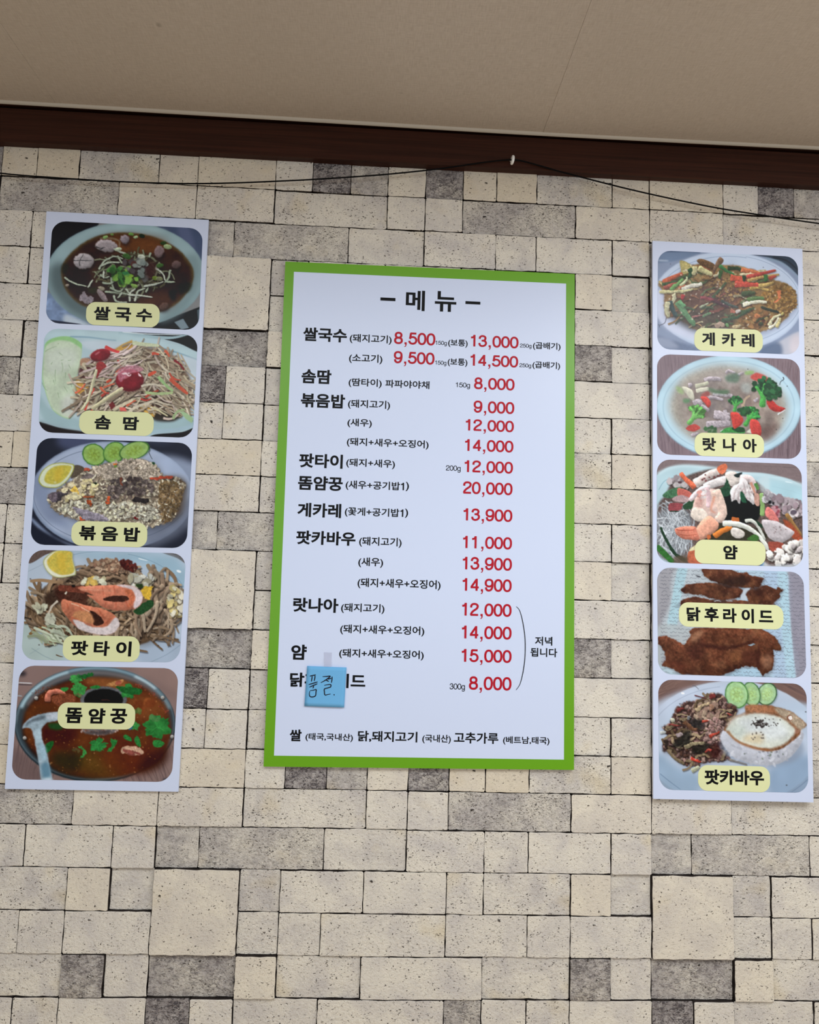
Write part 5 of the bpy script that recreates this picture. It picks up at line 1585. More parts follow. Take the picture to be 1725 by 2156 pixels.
def dish_broccoli_soup(P):
    P.tone([(0, 0), (1750, 0), (1750, 1250), (0, 1250)], (128, 108, 118), 1, 4)
    P.strands([(90, 60), (600, 60), (400, 300), (90, 400)], 50, (140, 400), (5, 9), [(142, 122, 130), (114, 94, 104)], (80, 92), .02, al=.5)
    P.strands([(90, 850), (420, 1000), (480, 1130), (90, 1120)], 60, (120, 300), (5, 9), [(146, 126, 134), (112, 92, 102), (96, 78, 90)], (80, 92), .02, al=.5)
    P.strands([(1100, 80), (1640, 110), (1640, 400), (1400, 250)], 60, (120, 300), (5, 9), [(110, 86, 90), (96, 74, 80), (130, 106, 108)], (86, 98), .02, al=.5)
    P.strands([(1250, 1100), (1640, 850), (1640, 1180)], 60, (120, 300), (5, 9), [(96, 76, 84), (80, 62, 72), (112, 92, 100)], (86, 98), .02, al=.5)
    P.ell(865, 622, 772, 553, (120, 150, 176), 1, soft=2)
    P.ell(862, 616, 766, 545, (160, 198, 222), 1, soft=2)
    P.ell(866, 610, 752, 528, (170, 206, 228), 1, soft=5)
    P.ring(862, 620, 700, 492, 7, (124, 164, 194), al=.75, soft=1.5)
    P.ell(862, 615, 640, 455, (176, 200, 208), 0, soft=16, al=.8)
    soup = [(230, 620), (260, 480), (360, 320), (520, 230), (720, 180), (940, 190), (1180, 250), (1340, 360), (1450, 500), (1480, 660), (1420, 840), (1300, 950), (1100, 1010), (700, 1020), (480, 960), (340, 840), (260, 730)]
    P.poly(soup, (164, 156, 140), soft=20)
    c = np.array([860, 610])
    P.poly([c + (np.array(p) - c) * .86 for p in soup], (140, 124, 118), soft=30, al=.9, col2=(150, 138, 128), cell=120)
    P.tone([(900, 420), (1250, 520), (1350, 800), (1200, 960), (1050, 800), (950, 640)], (120, 98, 88), .75, 60)
    P.tone([(520, 460), (900, 520), (900, 760), (620, 720)], (110, 98, 100), .75, 50)
    P.tone([(1150, 820), (1400, 800), (1300, 960), (1200, 960)], (108, 84, 78), .8, 35)
    P.tone([(640, 280), (900, 240), (950, 400), (680, 440)], (168, 156, 150), .7, 40)
    P.bits([(420, 420), (1000, 380), (1300, 640), (1150, 900), (600, 860)], 90, (20, 50), [(130, 114, 106), (152, 138, 126), (118, 100, 92), (140, 128, 124)], (1, 2), soft=5, al=.55)
    cream, meat, red, gr, dg = (196, 192, 170), (166, 154, 162), (196, 62, 52), (66, 146, 66), (34, 84, 46)

    def broc(x, y, s_, a, c1=gr, c2=dg):
        ca_, sa = math.cos(math.radians(a)), math.sin(math.radians(a))
        R_ = lambda u, v: (x + s_ * (u * ca_ - v * sa), y + s_ * (u * sa + v * ca_))
        P.bits([R_(-1, -.5), R_(-.6, -1.1), R_(0, -1.3), R_(.7, -1.1), R_(1, -.5), R_(.4, -.2), R_(-.5, -.2)], 60, (s_ * .10, s_ * .2), [c2, np.array(c2) * 1.4, np.array(c2) * .8], (1, 1.3), dark=.3)
        P.poly([R_(-.22, 1), R_(-.2, .2), R_(-.7, -.5), R_(-.45, -.55), R_(-.1, -.15), R_(0, -.8), R_(.16, -.8), R_(.2, -.15), R_(.55, -.6), R_(.75, -.45), R_(.3, .2), R_(.26, 1)], c1, nz=.15, sh=.25)
    for l, w in (([(600, 340), (660, 315), (740, 320), (780, 330)], 50), ([(830, 260), (860, 230), (930, 260)], 30), ([(950, 280), (1020, 250)], 28), ([(690, 480), (760, 490), (850, 500)], 40), ([(620, 510), (720, 520), (800, 545)], 36), ([(850, 490), (905, 500)], 40), ([(480, 580), (540, 560), (570, 590)], 60), ([(560, 610), (610, 630), (650, 665)], 50), ([(430, 390), (470, 380)], 50), ([(820, 650), (830, 690), (870, 700)], 44), ([(700, 700), (780, 710), (860, 760)], 100), ([(620, 810), (740, 800), (880, 790)], 84), ([(1130, 560), (1160, 540), (1160, 520)], 36), ([(460, 920), (540, 900)], 40), ([(1160, 740), (1190, 730)], 40)):
        P.line([(x + 5, y + 9) for x, y in l], w, (84, 72, 78), w * .7, soft=4, al=.5)
        P.line(l, w, meat, w * .7, nz=.22, cell=22, sh=.2)
    P.poly([(360, 410), (400, 405), (470, 440), (495, 530), (480, 552), (440, 520), (400, 470)], cream, sh=.15)
    P.line([(500, 400), (560, 385), (645, 362)], 48, (178, 176, 150), 40, sh=.2)
    P.line([(510, 450), (570, 435), (645, 425)], 46, cream, 40, sh=.15)
    P.tone([(990, 380), (1080, 370), (1100, 460), (1020, 470)], (166, 172, 166), .8, 20)
    P.line([(1010, 620), (1030, 540), (1090, 500)], 34, (170, 146, 122), 20)
    P.poly([(560, 500), (620, 455), (660, 470), (640, 510)], (150, 76, 70), soft=3)
    P.poly([(560, 515), (620, 510), (670, 570), (650, 625), (610, 590)], red, nz=.15, sh=.2)
    P.poly([(1090, 300), (1150, 255), (1240, 280), (1295, 330), (1280, 370), (1200, 355), (1130, 330)], (196, 70, 60), nz=.12, soft=3)
    P.poly([(1270, 545), (1320, 545), (1380, 600), (1465, 640), (1420, 672), (1330, 660), (1280, 610)], (186, 50, 44), nz=.15, sh=.2)
    P.line([(1385, 700), (1410, 680), (1465, 650)], 14, (214, 216, 216), 8)
    P.tone([(300, 400), (360, 420), (380, 480), (320, 460)], (150, 176, 116), .9, 12)
    P.tone([(830, 290), (960, 260), (960, 350), (850, 350)], (84, 112, 90), .85, 16)
    P.tone([(1040, 240), (1130, 235), (1110, 270), (1040, 275)], (140, 176, 100), .9, 8)
    P.tone([(640, 420), (760, 440), (860, 440), (840, 480), (700, 470)], (70, 110, 74), .85, 14)
    P.tone([(370, 540), (440, 530), (440, 570), (390, 575)], (90, 134, 90), .9, 10)
    broc(1225, 480, 132, 4, (70, 160, 66), (28, 74, 40))
    P.bits([(1240, 400), (1380, 390), (1400, 500), (1280, 540)], 50, (14, 26), [(30, 74, 42), (44, 96, 54)], (1, 1.4), dark=.3)
    broc(930, 600, 72, 8, (72, 156, 68), (40, 104, 50))
    broc(490, 720, 98, 38, (104, 168, 84), (84, 150, 66))
    broc(1075, 735, 92, 28, (72, 158, 66), (40, 110, 48))
    P.bits([(970, 640), (1060, 630), (1060, 700), (990, 700)], 30, (10, 20), [dg, (40, 90, 46)], (1, 1.4), dark=.3)
    P.poly([(770, 890), (830, 845), (930, 835), (1020, 850), (1020, 900), (900, 895)], (56, 140, 62), nz=.25)
    P.poly([(890, 840), (1010, 835), (1030, 880), (950, 890)], (30, 74, 40), nz=.25)
    P.bits([(620, 840), (720, 845), (720, 890), (620, 890)], 20, (12, 22), [(60, 100, 60), (96, 120, 90)], (1, 1.5))
    P.poly([(880, 682), (950, 676), (990, 710), (1015, 750), (1000, 800), (960, 830), (915, 850), (895, 770)], (200, 60, 50), nz=.14, sh=.2)
    P.poly([(1090, 760), (1140, 752), (1190, 790), (1210, 880), (1190, 930), (1100, 900)], (196, 62, 54), nz=.14, sh=.2)
    P.poly([(400, 850), (470, 805), (530, 815), (552, 850), (480, 880)], (190, 68, 60), nz=.14)
    P.poly([(1040, 890), (1090, 850), (1100, 900)], (206, 204, 186), smooth=False)
    P.line([(770, 880), (800, 860)], 8, (210, 220, 214), 4)
    P.line([(1440, 300), (1448, 325), (1415, 350), (1405, 385)], 10, (34, 36, 50), 5)
    for x, y in ((1065, 216), (1485, 398), (1440, 740), (1370, 860)):
        P.ell(x, y, 6, 5, (60, 60, 60))
    P.crumble(soup, 0.25)


def dish_seafood_salad(P):
    P.tone([(0, 0), (1750, 0), (1750, 1300), (0, 1300)], (168, 200, 212), 1, 4)
    P.poly([(80, 50), (1650, 90), (1650, 330), (1450, 260), (1200, 205), (900, 190), (640, 150), (380, 125), (200, 150), (80, 220)], (124, 106, 106), soft=1.5, nz=.06)
    P.strands([(500, 80), (1600, 120), (1600, 260), (1000, 180)], 30, (200, 400), (5, 9), [(136, 116, 114), (108, 92, 94)], (-2, 8), .02, al=.5)
    P.line([(100, 215), (220, 155), (380, 128), (640, 148), (950, 205), (1250, 235), (1620, 330)], 30, (186, 214, 224), 26, soft=5)
    P.line([(110, 380), (180, 280), (330, 236)], 8, (120, 166, 190), 6)
    P.line([(1280, 340), (1450, 380), (1600, 430)], 7, (120, 160, 182), 5, al=.7)
    P.line([(1420, 292), (1500, 306)], 10, (230, 240, 244), 5)
    P.tone([(1230, 280), (1600, 360), (1600, 520), (1300, 460)], (158, 200, 216), .8, 25)
    heap = [(100, 560), (180, 430), (250, 300), (380, 240), (600, 170), (760, 170), (950, 230), (1120, 290), (1300, 430), (1450, 470), (1620, 560), (1640, 800), (1620, 1150), (1200, 1200), (400, 1160), (120, 1060), (80, 900)]
    P.poly(heap, (96, 78, 72), soft=4, nz=.3)
    P.tone([(100, 620), (420, 600), (440, 900), (300, 1100), (100, 1020)], (118, 124, 132), .9, 20)
    P.tone([(760, 440), (1120, 450), (1130, 700), (800, 700)], (22, 28, 26), 1, 10)
    P.tone([(600, 720), (1150, 780), (1200, 900), (560, 900)], (50, 48, 34), .9, 16)
    # glass noodles
    P.strands([(90, 620), (420, 600), (420, 880), (340, 1080), (120, 980)], 150, (120, 330), (6, 12), [(176, 184, 192), (150, 158, 166), (200, 206, 212), (120, 128, 136)], (40, 130), .35, al=.85)
    P.bits([(230, 250), (400, 260), (380, 360), (240, 340)], 18, (20, 40), [(196, 186, 184), (176, 166, 166), (150, 136, 140)], (1, 1.7), dark=.4)
    P.ell(330, 300, 20, 14, (84, 60, 70))
    prk = (214, 196, 190)
    P.line([(480, 320), (560, 270), (640, 220), (730, 190)], 100, (206, 190, 182), 80, nz=.1, sh=.3)
    P.bits([(540, 250), (720, 170), (760, 240), (600, 300)], 9, (7, 12), [(110, 60, 60)], (1, 1.6))
    P.poly([(712, 150), (790, 105), (820, 140), (790, 200), (750, 215)], (214, 106, 68), nz=.2)
    P.line([(335, 200), (380, 260), (440, 310), (480, 360)], 44, (216, 100, 66), 56, nz=.2, sh=.2)
    P.line([(580, 360), (680, 310), (820, 270), (900, 250)], 84, (206, 198, 194), 90, nz=.1, sh=.25)
    P.poly([(800, 200), (900, 190), (950, 280), (880, 340), (820, 300)], (206, 194, 184), nz=.1, sh=.2)
    P.poly([(885, 225), (930, 205), (975, 198), (950, 240), (915, 248)], (34, 46, 46))
    P.poly([(150, 440), (200, 390), (300, 350), (370, 360), (310, 400), (300, 440), (220, 465)], (64, 110, 74), nz=.3)
    P.poly([(720, 390), (790, 330), (805, 260), (830, 290), (850, 340), (850, 430), (760, 440)], (36, 72, 50), nz=.3, jag=4)
    P.poly([(308, 360), (400, 380), (455, 420), (440, 465), (320, 460)], (186, 92, 80), nz=.15, sh=.2)
    P.poly([(250, 470), (330, 430), (440, 465), (420, 500), (300, 500)], (170, 140, 140), nz=.15)
    P.poly([(225, 520), (340, 515), (360, 540), (320, 590), (220, 600)], (150, 66, 74), nz=.2)
    P.line([(220, 598), (320, 600)], 14, (40, 60, 44), 10)
    P.poly([(370, 530), (470, 480), (485, 560), (380, 580)], (40, 70, 46), nz=.25)
    P.line([(360, 570), (405, 650)], 9, (190, 190, 184), 5)
    # big prawn, left of centre
    P.poly([(445, 640), (470, 520), (490, 450), (560, 380), (690, 370), (740, 460), (800, 560), (800, 660), (740, 720), (600, 700), (500, 700)], (206, 176, 164), nz=.12, sh=.3, cell=50)
    P.poly([(440, 640), (480, 560), (560, 570), (620, 640), (600, 700), (500, 700)], (216, 200, 184), nz=.08, sh=.2)
    P.line([(430, 490), (490, 420), (560, 370), (640, 350)], 50, (216, 196, 196), 60, nz=.08, sh=.3)
    P.line([(600, 360), (625, 440), (620, 560)], 50, (214, 180, 184), 44, nz=.08, sh=.25)
    P.line([(690, 380), (740, 500), (770, 620), (720, 700)], 110, (218, 186, 168), 90, nz=.1, sh=.3)
    P.line([(690, 440), (650, 580), (700, 620)], 20, (204, 116, 84), 10, soft=4, al=.8)
    P.bits([(520, 400), (600, 410), (590, 470), (530, 480)], 8, (10, 22), [(190, 130, 120), (226, 214, 210)], (1, 2))
    P.tone([(480, 480), (560, 450), (560, 560), (500, 560)], (190, 140, 128), .7, 14)
    P.poly([(500, 770), (620, 650), (700, 690), (730, 740), (700, 800), (600, 880), (530, 890)], (218, 152, 124), nz=.1, sh=.3)
    P.poly([(275, 790), (360, 758), (480, 755), (500, 790), (530, 890), (430, 895), (330, 870)], (214, 122, 96), nz=.15, sh=.3)
    P.line([(290, 790), (400, 800), (480, 790)], 9, (170, 74, 56), 5)
    P.line([(330, 840), (420, 850), (500, 840)], 8, (176, 84, 62), 5)
    # squid
    P.line([(950, 260), (1040, 260), (1090, 320), (1090, 420)], 80, (206, 186, 182), 60, nz=.1, sh=.3)
    P.poly([(850, 400), (880, 340), (940, 310), (950, 250), (1020, 280), (1060, 380), (1110, 480), (1090, 530), (1030, 480), (970, 430), (945, 530), (910, 480), (870, 510)], (214, 206, 204), nz=.08, sh=.25)
    for l in ([(880, 480), (900, 400), (940, 330)], [(930, 500), (940, 420), (960, 350)], [(1010, 420), (1000, 350), (985, 300)], [(1060, 480), (1045, 400), (1020, 330)]):
        P.line(l, 13, (150, 128, 126), 6, soft=2, al=.75)
    P.bits([(880, 360), (1060, 330), (1080, 460), (900, 470)], 14, (7, 13), [(176, 150, 148), (226, 220, 216)], (1, 2), al=.7)
    P.poly([(955, 400), (985, 410), (1020, 500), (1000, 530), (960, 480)], (36, 84, 58), nz=.2)
    P.poly([(860, 520), (900, 490), (950, 520), (1000, 510), (1090, 560), (1120, 620), (1080, 690), (900, 660), (840, 690), (880, 600)], (18, 26, 24), nz=.3, jag=3)
    P.line([(1060, 300), (1090, 360), (1110, 420)], 30, (200, 140, 116), 20)
    P.line([(1110, 310), (1140, 380)], 40, (84, 140, 66), 28)
    P.line([(1175, 410), (1185, 520), (1180, 650)], 48, (132, 168, 96), 46, sh=.3)
    P.poly([(1100, 420), (1150, 430), (1150, 540), (1110, 530)], (196, 146, 128), nz=.15)
    P.poly([(1150, 260), (1250, 250), (1250, 380), (1170, 400)], (190, 208, 214), soft=5, al=.6)
    P.bits([(1200, 400), (1290, 420), (1320, 520), (1220, 510)], 26, (14, 30), [(190, 186, 190), (160, 154, 160), (120, 110, 120)], (1, 1.6), dark=.35)
    P.ell(1262, 508, 20, 18, (30, 30, 36))
    P.ell(1300, 510, 14, 22, (40, 36, 42))
    P.bits([(1320, 460), (1450, 470), (1600, 540), (1560, 660), (1380, 600)], 50, (18, 40), [(196, 182, 186), (176, 160, 168), (206, 198, 196), (150, 130, 140)], (1, 1.6), dark=.35)
    P.ell(1510, 610, 34, 24, (96, 84, 104))
    P.bits([(1290, 560), (1360, 580), (1360, 640), (1310, 640)], 12, (10, 24), [(140, 66, 84), (170, 120, 130)], (1, 1.6))
    P.poly([(1210, 620), (1240, 550), (1300, 600), (1355, 690), (1325, 755), (1260, 690)], (206, 112, 104), nz=.15, sh=.25)
    P.line([(1430, 620), (1510, 740), (1590, 860)], 44, (150, 110, 60), 34, sh=.3)
    P.poly([(1400, 690), (1480, 720), (1600, 880), (1600, 930), (1500, 880), (1440, 780)], (160, 72, 46), nz=.2, soft=3)
    P.poly([(1190, 760), (1180, 690), (1260, 690), (1350, 710), (1440, 760), (1512, 810), (1490, 860), (1400, 922), (1330, 915), (1240, 860)], (190, 180, 182), nz=.06, sh=.22)
    P.bits([(1250, 740), (1450, 780), (1380, 890)], 10, (4, 8), [(150, 130, 130)], (1, 1.6))
    P.poly([(1240, 920), (1320, 915), (1400, 930), (1430, 990), (1280, 1010)], (160, 74, 58), nz=.2)
    P.line([(860, 680), (910, 690), (945, 690)], 50, (196, 100, 44), 44)
    P.line([(680, 860), (770, 800), (870, 760)], 64, (212, 116, 44), 50, sh=.3)
    P.poly([(860, 780), (920, 770), (1000, 820), (980, 870), (920, 880), (865, 850)], (204, 194, 184), nz=.08, sh=.2)
    P.line([(770, 725), (900, 730), (1010, 760), (1110, 820), (1200, 920), (1240, 1000)], 62, (206, 208, 196), 34, sh=.35)
    P.line([(1000, 700), (1080, 700), (1150, 780), (1210, 900)], 40, (196, 198, 186), 22, sh=.3)
    P.poly([(1110, 690), (1180, 740), (1180, 780), (1140, 740)], (40, 66, 46))
    P.poly([(1020, 890), (1100, 840), (1150, 870), (1130, 905)], (60, 104, 44), nz=.2)
    P.line([(610, 870), (650, 860)], 50, (190, 96, 50), 40)
    P.line([(90, 960), (180, 1050), (260, 1130)], 60, (50, 110, 44), 50, nz=.2)
    P.line([(130, 760), (180, 880), (280, 1040), (390, 1110)], 24, (34, 60, 40), 40)
    P.poly([(410, 1040), (450, 980), (500, 960), (560, 1130), (420, 1130)], (190, 96, 64), nz=.15)
    P.poly([(420, 1010), (470, 960), (500, 950), (480, 1000)], (206, 196, 150), nz=.1)
    P.tone([(270, 1070), (400, 1060), (400, 1130), (280, 1130)], (96, 78, 60), .8, 12)
    P.bits([(1230, 1060), (1300, 1030), (1400, 990), (1480, 930), (1620, 930), (1610, 1090), (1450, 1110), (1350, 1150)], 40, (26, 46), [(212, 206, 198), (196, 188, 182), (222, 216, 208), (180, 170, 168)], (1, 1.4), dark=.5, sh=.25)
    P.poly([(1150, 1160), (1205, 1120), (1200, 1190), (1140, 1180)], (50, 110, 180), smooth=False)
    P.tone([(1210, 1120), (1280, 1160), (1600, 1140), (1600, 1200), (1210, 1200)], (190, 198, 206), .8, 12)
    P.crumble(heap, 0.28)


def dish_fried_chicken(P):
    P.tone([(0, 0), (1750, 0), (1750, 1300), (0, 1300)], (152, 150, 158), 1, 4)
    P.tone([(310, 40), (900, 60), (860, 700), (180, 700), (230, 420)], (176, 188, 196), .9, 14)
    P.tone([(315, 40), (410, 40), (330, 420), (290, 700), (195, 700), (240, 420)], (158, 198, 214), .9, 8)
    P.tone([(900, 70), (1440, 90), (1490, 700), (1530, 1200), (780, 1200), (1000, 1000)], (162, 194, 220), .95, 10)
    P.tone([(1200, 90), (1420, 90), (1470, 700), (1510, 1200), (1300, 1200)], (152, 184, 224), .8, 16)
    P.tone([(1340, 90), (1430, 90), (1480, 500), (1520, 1190), (1440, 1190)], (164, 204, 220), .7, 12)
    P.tone([(1460, 90), (1640, 100), (1660, 1200), (1540, 1200)], (140, 136, 158), .9, 8)
    P.tone([(100, 660), (440, 690), (400, 860), (180, 950), (110, 1100)], (168, 176, 178), .9, 16)
    P.tone([(120, 1060), (360, 1120), (360, 1180), (120, 1170)], (168, 196, 210), .9, 14)
    P.tone([(860, 1110), (1130, 1080), (1160, 1190), (800, 1190)], (150, 190, 222), .9, 12)
    # rows of illegible pen strokes on the paper
    g = P.g
    for row in range(30):
        y = 70 + row * 38
        for x0, x1 in ((115, 560), (880, 1640)):
            x = x0 + g.uniform(0, 30)
            while x < x1:
                L = g.uniform(50, 110)
                nn = int(L / 9)
                xs = np.linspace(x, x + L, nn)
                ys = y + (xs - 115) * .04 + g.normal(0, 5.5, nn)
                P.line(np.c_[xs, ys], 4.2, (78, 80, 98), 3, al=.75)
                x += L + g.uniform(12, 34)
    brown, lt, dk = (88, 46, 30), (112, 68, 46), (58, 30, 23)

    def chick(pts):
        pts = np.array(pts, float)
        P.poly(pts + (8, 12), (84, 88, 100), soft=6, al=.5, jag=4)
        P.poly(pts, brown, smooth=False, jag=4, soft=1, nz=.2, cell=26, sh=.3, col2=(102, 58, 38))
        p_ = [tuple(q) for q in pts]
        P.clip = P.region(pts, False)
        P.food = np.maximum(P.food, P.clip * .6)
        P.bits(p_, 46, (12, 30), [lt, (128, 74, 44), (156, 104, 68)], (1.4, 3), soft=6, al=.35)
        P.bits(p_, 30, (14, 34), [dk, (84, 44, 30)], (1.4, 3), soft=7, al=.4)
        P.bits(p_, 10, (3, 6), [(176, 126, 88)], (1, 2), al=.4)
        P.clip = None
    chick([(340, 402), (390, 372), (500, 352), (560, 365), (640, 382), (900, 386), (1040, 400), (1320, 430), (1300, 450), (340, 450)])
    chick([(1010, 320), (1060, 265), (1150, 235), (1240, 240), (1330, 280), (1348, 250), (1402, 285), (1360, 320), (1372, 350), (1320, 400), (1290, 435), (1050, 425), (1030, 370)])
    chick([(335, 285), (400, 225), (560, 212), (700, 207), (850, 225), (960, 265), (990, 300), (950, 360), (800, 388), (640, 370), (580, 340), (460, 325), (380, 318)])
    chick([(555, 65), (640, 66), (870, 75), (960, 110), (1020, 95), (1050, 130), (1205, 160), (1165, 235), (1080, 262), (900, 250), (760, 215), (640, 180), (580, 130)])
    P.tone([(880, 150), (1000, 130), (1020, 230), (900, 250), (720, 210)], (48, 32, 26), .75, 22)
    P.poly([(490, 130), (530, 138), (550, 150), (520, 150)], (60, 60, 70))
    chick([(425, 715), (470, 672), (800, 675), (1180, 692), (1280, 740), (1345, 800), (1385, 900), (1372, 915), (1300, 905), (1310, 1000), (1290, 1100), (1190, 1178), (1130, 1080), (1020, 1075), (900, 1110), (780, 1165), (350, 1158), (240, 1090), (140, 1065), (185, 1010), (175, 930), (110, 840), (108, 765), (190, 760), (280, 800), (370, 850), (450, 750)])
    P.tone([(600, 840), (800, 870), (1000, 830), (1150, 800), (1000, 860), (800, 900), (560, 870)], (58, 28, 22), .9, 12)
    P.tone([(400, 880), (560, 860), (560, 980), (440, 1000)], (72, 36, 28), .7, 30)
    P.tone([(960, 930), (1140, 920), (1130, 1050), (1000, 1060)], (70, 36, 26), .8, 22)
    P.tone([(1130, 900), (1160, 860), (1150, 1080), (1120, 1060)], (62, 30, 24), .8, 12)
    P.tone([(470, 730), (580, 700), (520, 800), (440, 820)], (156, 110, 80), .7, 18)
    P.tone([(1190, 980), (1280, 960), (1280, 1080), (1200, 1100)], (132, 90, 66), .8, 22)
    P.tone([(860, 930), (950, 900), (960, 1010), (860, 1040)], (146, 88, 52), .7, 20)
    P.tone([(240, 1020), (400, 1060), (360, 1120), (250, 1090)], (96, 46, 32), .6, 20)
    P.poly([(1040, 850), (1080, 838), (1110, 850), (1070, 862)], (130, 150, 166))
    P.poly([(960, 350), (1000, 270), (1060, 268), (1010, 320), (1025, 380), (970, 385)], (180, 192, 206), soft=1.5, al=.9)
    for x in (710, 840):
        P.line([(x - 30, 395), (x + 40, 398)], 10, (150, 160, 176), 6)


def dish_basil_pork(P):
    P.tone([(0, 0), (1750, 0), (1750, 1300), (0, 1300)], (118, 90, 82), 1, 4)
    P.strands([(100, 50), (600, 60), (400, 130), (110, 240)], 30, (140, 300), (5, 9), [(136, 104, 92), (100, 76, 70)], (-30, -15), .02, al=.5)
    P.strands([(1250, 90), (1600, 100), (1600, 280), (1350, 160)], 30, (140, 300), (5, 9), [(132, 98, 88), (98, 76, 74)], (20, 35), .02, al=.5)
    P.ell(850, 690, 900, 625, (176, 192, 216), 0, soft=2)
    P.ell(850, 695, 885, 610, (170, 190, 220), 0, soft=6)
    P.tone([(100, 280), (500, 120), (760, 110), (700, 220), (300, 300), (110, 420)], (176, 194, 224), .9, 30)
    P.ring(850, 720, 860, 600, 7, (140, 160, 194), 205, 262, al=.7)
    P.tone([(100, 800), (300, 940), (500, 1000), (500, 1170), (110, 1170)], (130, 164, 204), .9, 40)
    P.tone([(1230, 950), (1600, 800), (1620, 1190), (1230, 1190)], (124, 160, 206), .9, 45)
    P.line([(120, 1000), (220, 1080), (330, 1160)], 9, (96, 130, 176), 6, al=.8)
    P.line([(1610, 1060), (1540, 1120), (1440, 1190)], 9, (96, 130, 176), 6, al=.8)
    P.tone([(1300, 300), (1600, 300), (1600, 480)], (172, 196, 228), .9, 25)
    P.ell(352, 192, 18, 10, (236, 240, 246), 10)
    P.line([(448, 118), (480, 122), (515, 155)], 8, (90, 96, 110), 4)
    cucumber(P, 1200, 200, 98, 118, 22, (56, 92, 56), (166, 206, 150), (168, 200, 126))
    cucumber(P, 1045, 200, 88, 128, -14, (66, 116, 60), (160, 202, 142), (160, 194, 118))
    cucumber(P, 895, 205, 118, 142, -12, (78, 132, 66), (164, 208, 144), (156, 190, 112))
    heap = [(140, 530), (220, 500), (280, 360), (380, 280), (500, 270), (620, 200), (740, 200), (800, 290), (890, 330), (880, 420), (780, 520), (740, 640), (780, 760), (820, 860), (640, 880), (480, 920), (340, 900), (230, 800), (150, 770), (150, 690), (210, 640)]
    P.poly([(x + 10, y + 18) for x, y in heap], (110, 116, 136), soft=10, al=.6)
    P.poly(heap, (70, 50, 46), soft=3, nz=.3, jag=6)
    P.bits(heap, 620, (8, 18), [(134, 104, 96), (116, 86, 80), (150, 122, 110), (98, 66, 60), (86, 58, 48)], (1, 1.6), dark=.55, sh=.2)
    P.strands(heap, 46, (80, 190), (18, 34), [(132, 112, 84), (150, 128, 98), (104, 84, 62)], (-60, 60), .25, dark=.45)
    P.bits([(460, 350), (660, 260), (700, 420), (520, 470)], 40, (14, 26), [(160, 136, 114), (146, 116, 100)], (1, 1.6), dark=.4)
    P.bits([(540, 500), (740, 460), (740, 680), (580, 680)], 130, (9, 17), [(156, 122, 114), (136, 102, 96), (170, 138, 128)], (1, 1.5), dark=.5, sh=.2)
    P.tone([(430, 460), (560, 470), (540, 560), (420, 540)], (34, 34, 34), .8, 14)
    P.tone([(300, 640), (420, 560), (420, 720), (240, 730)], (30, 30, 28), .85, 16)
    P.tone([(450, 720), (620, 700), (600, 790), (460, 800)], (30, 30, 26), .8, 16)
    P.tone([(600, 760), (740, 680), (740, 800), (640, 840)], (62, 26, 24), .8, 20)
    for l, w, c in (([(470, 212), (530, 228), (590, 242)], 12, (100, 50, 56)), ([(620, 225), (690, 215)], 56, (110, 46, 44)), ([(290, 370), (370, 345)], 44, (116, 50, 46)), ([(540, 480), (610, 470)], 34, (150, 60, 46)), ([(620, 630), (720, 585)], 36, (160, 62, 48)), ([(430, 850), (480, 870), (540, 885)], 34, (170, 58, 44)), ([(210, 505), (330, 520)], 22, (130, 60, 54)), ([(800, 400), (840, 420)], 24, (150, 66, 54)), ([(580, 790), (640, 750)], 28, (150, 60, 50)), ([(360, 480), (440, 540), (500, 560)], 44, (104, 70, 50)),
                    ([(370, 740), (470, 700), (570, 690)], 46, (140, 126, 96)), ([(200, 760), (280, 850), (370, 905)], 40, (126, 108, 82)), ([(160, 690), (190, 680), (180, 740)], 50, (56, 44, 40)), ([(480, 370), (560, 310), (640, 290)], 40, (160, 138, 106)), ([(620, 340), (660, 330)], 80, (150, 112, 90)), ([(440, 975), (490, 950), (520, 930)], 50, (168, 170, 140)), ([(230, 470), (270, 450)], 50, (176, 172, 150)), ([(120, 590), (180, 585)], 34, (176, 180, 176)), ([(280, 620), (350, 600)], 50, (140, 124, 124)), ([(400, 440), (430, 450)], 50, (110, 112, 116)), ([(820, 860), (900, 880), (1000, 910)], 26, (132, 120, 104))):
        P.line([(x + 5, y + 9) for x, y in l], w, (34, 26, 24), w * .6, soft=2, al=.5)
        P.line(l, w, c, w * .6, nz=.18, sh=.2)
    # rice mound and fried egg
    P.ell(1150, 730, 425, 200, (120, 140, 172), 4, soft=10, al=.7)
    rice = [(735, 640), (760, 560), (900, 470), (1150, 440), (1420, 470), (1550, 560), (1560, 660), (1480, 790), (1350, 890), (1180, 920), (1000, 890), (850, 820), (770, 730)]
    P.poly(rice, (186, 190, 206), soft=2, nz=.05, cell=18, sh=.14)
    P.bits(rice, 150, (8, 16), [(196, 200, 214), (174, 178, 196), (204, 206, 216)], (1.3, 2.4), al=.6)
    P.bits([(830, 760), (1050, 850), (1350, 840), (1300, 770), (950, 780)], 14, (6, 11), [(140, 144, 160), (120, 130, 120)], (1, 2))
    egg = [(762, 560), (800, 490), (880, 425), (975, 385), (985, 320), (1080, 312), (1200, 310), (1340, 340), (1450, 380), (1530, 440), (1600, 515), (1540, 560), (1530, 610), (1440, 690), (1330, 760), (1220, 775), (1080, 745), (950, 700), (860, 640), (790, 580)]
    P.poly(egg, (150, 104, 72), smooth=True, soft=1.5, nz=.25, cell=26, col2=(122, 74, 46), jag=2)
    P.poly([(790, 500), (880, 425), (975, 388), (985, 405), (900, 440), (820, 510)], (190, 176, 166), soft=4, nz=.15, al=.8)
    P.poly([(990, 315), (1100, 310), (1250, 330), (1260, 390), (1100, 385), (1000, 370)], (170, 110, 74), soft=5, nz=.25)
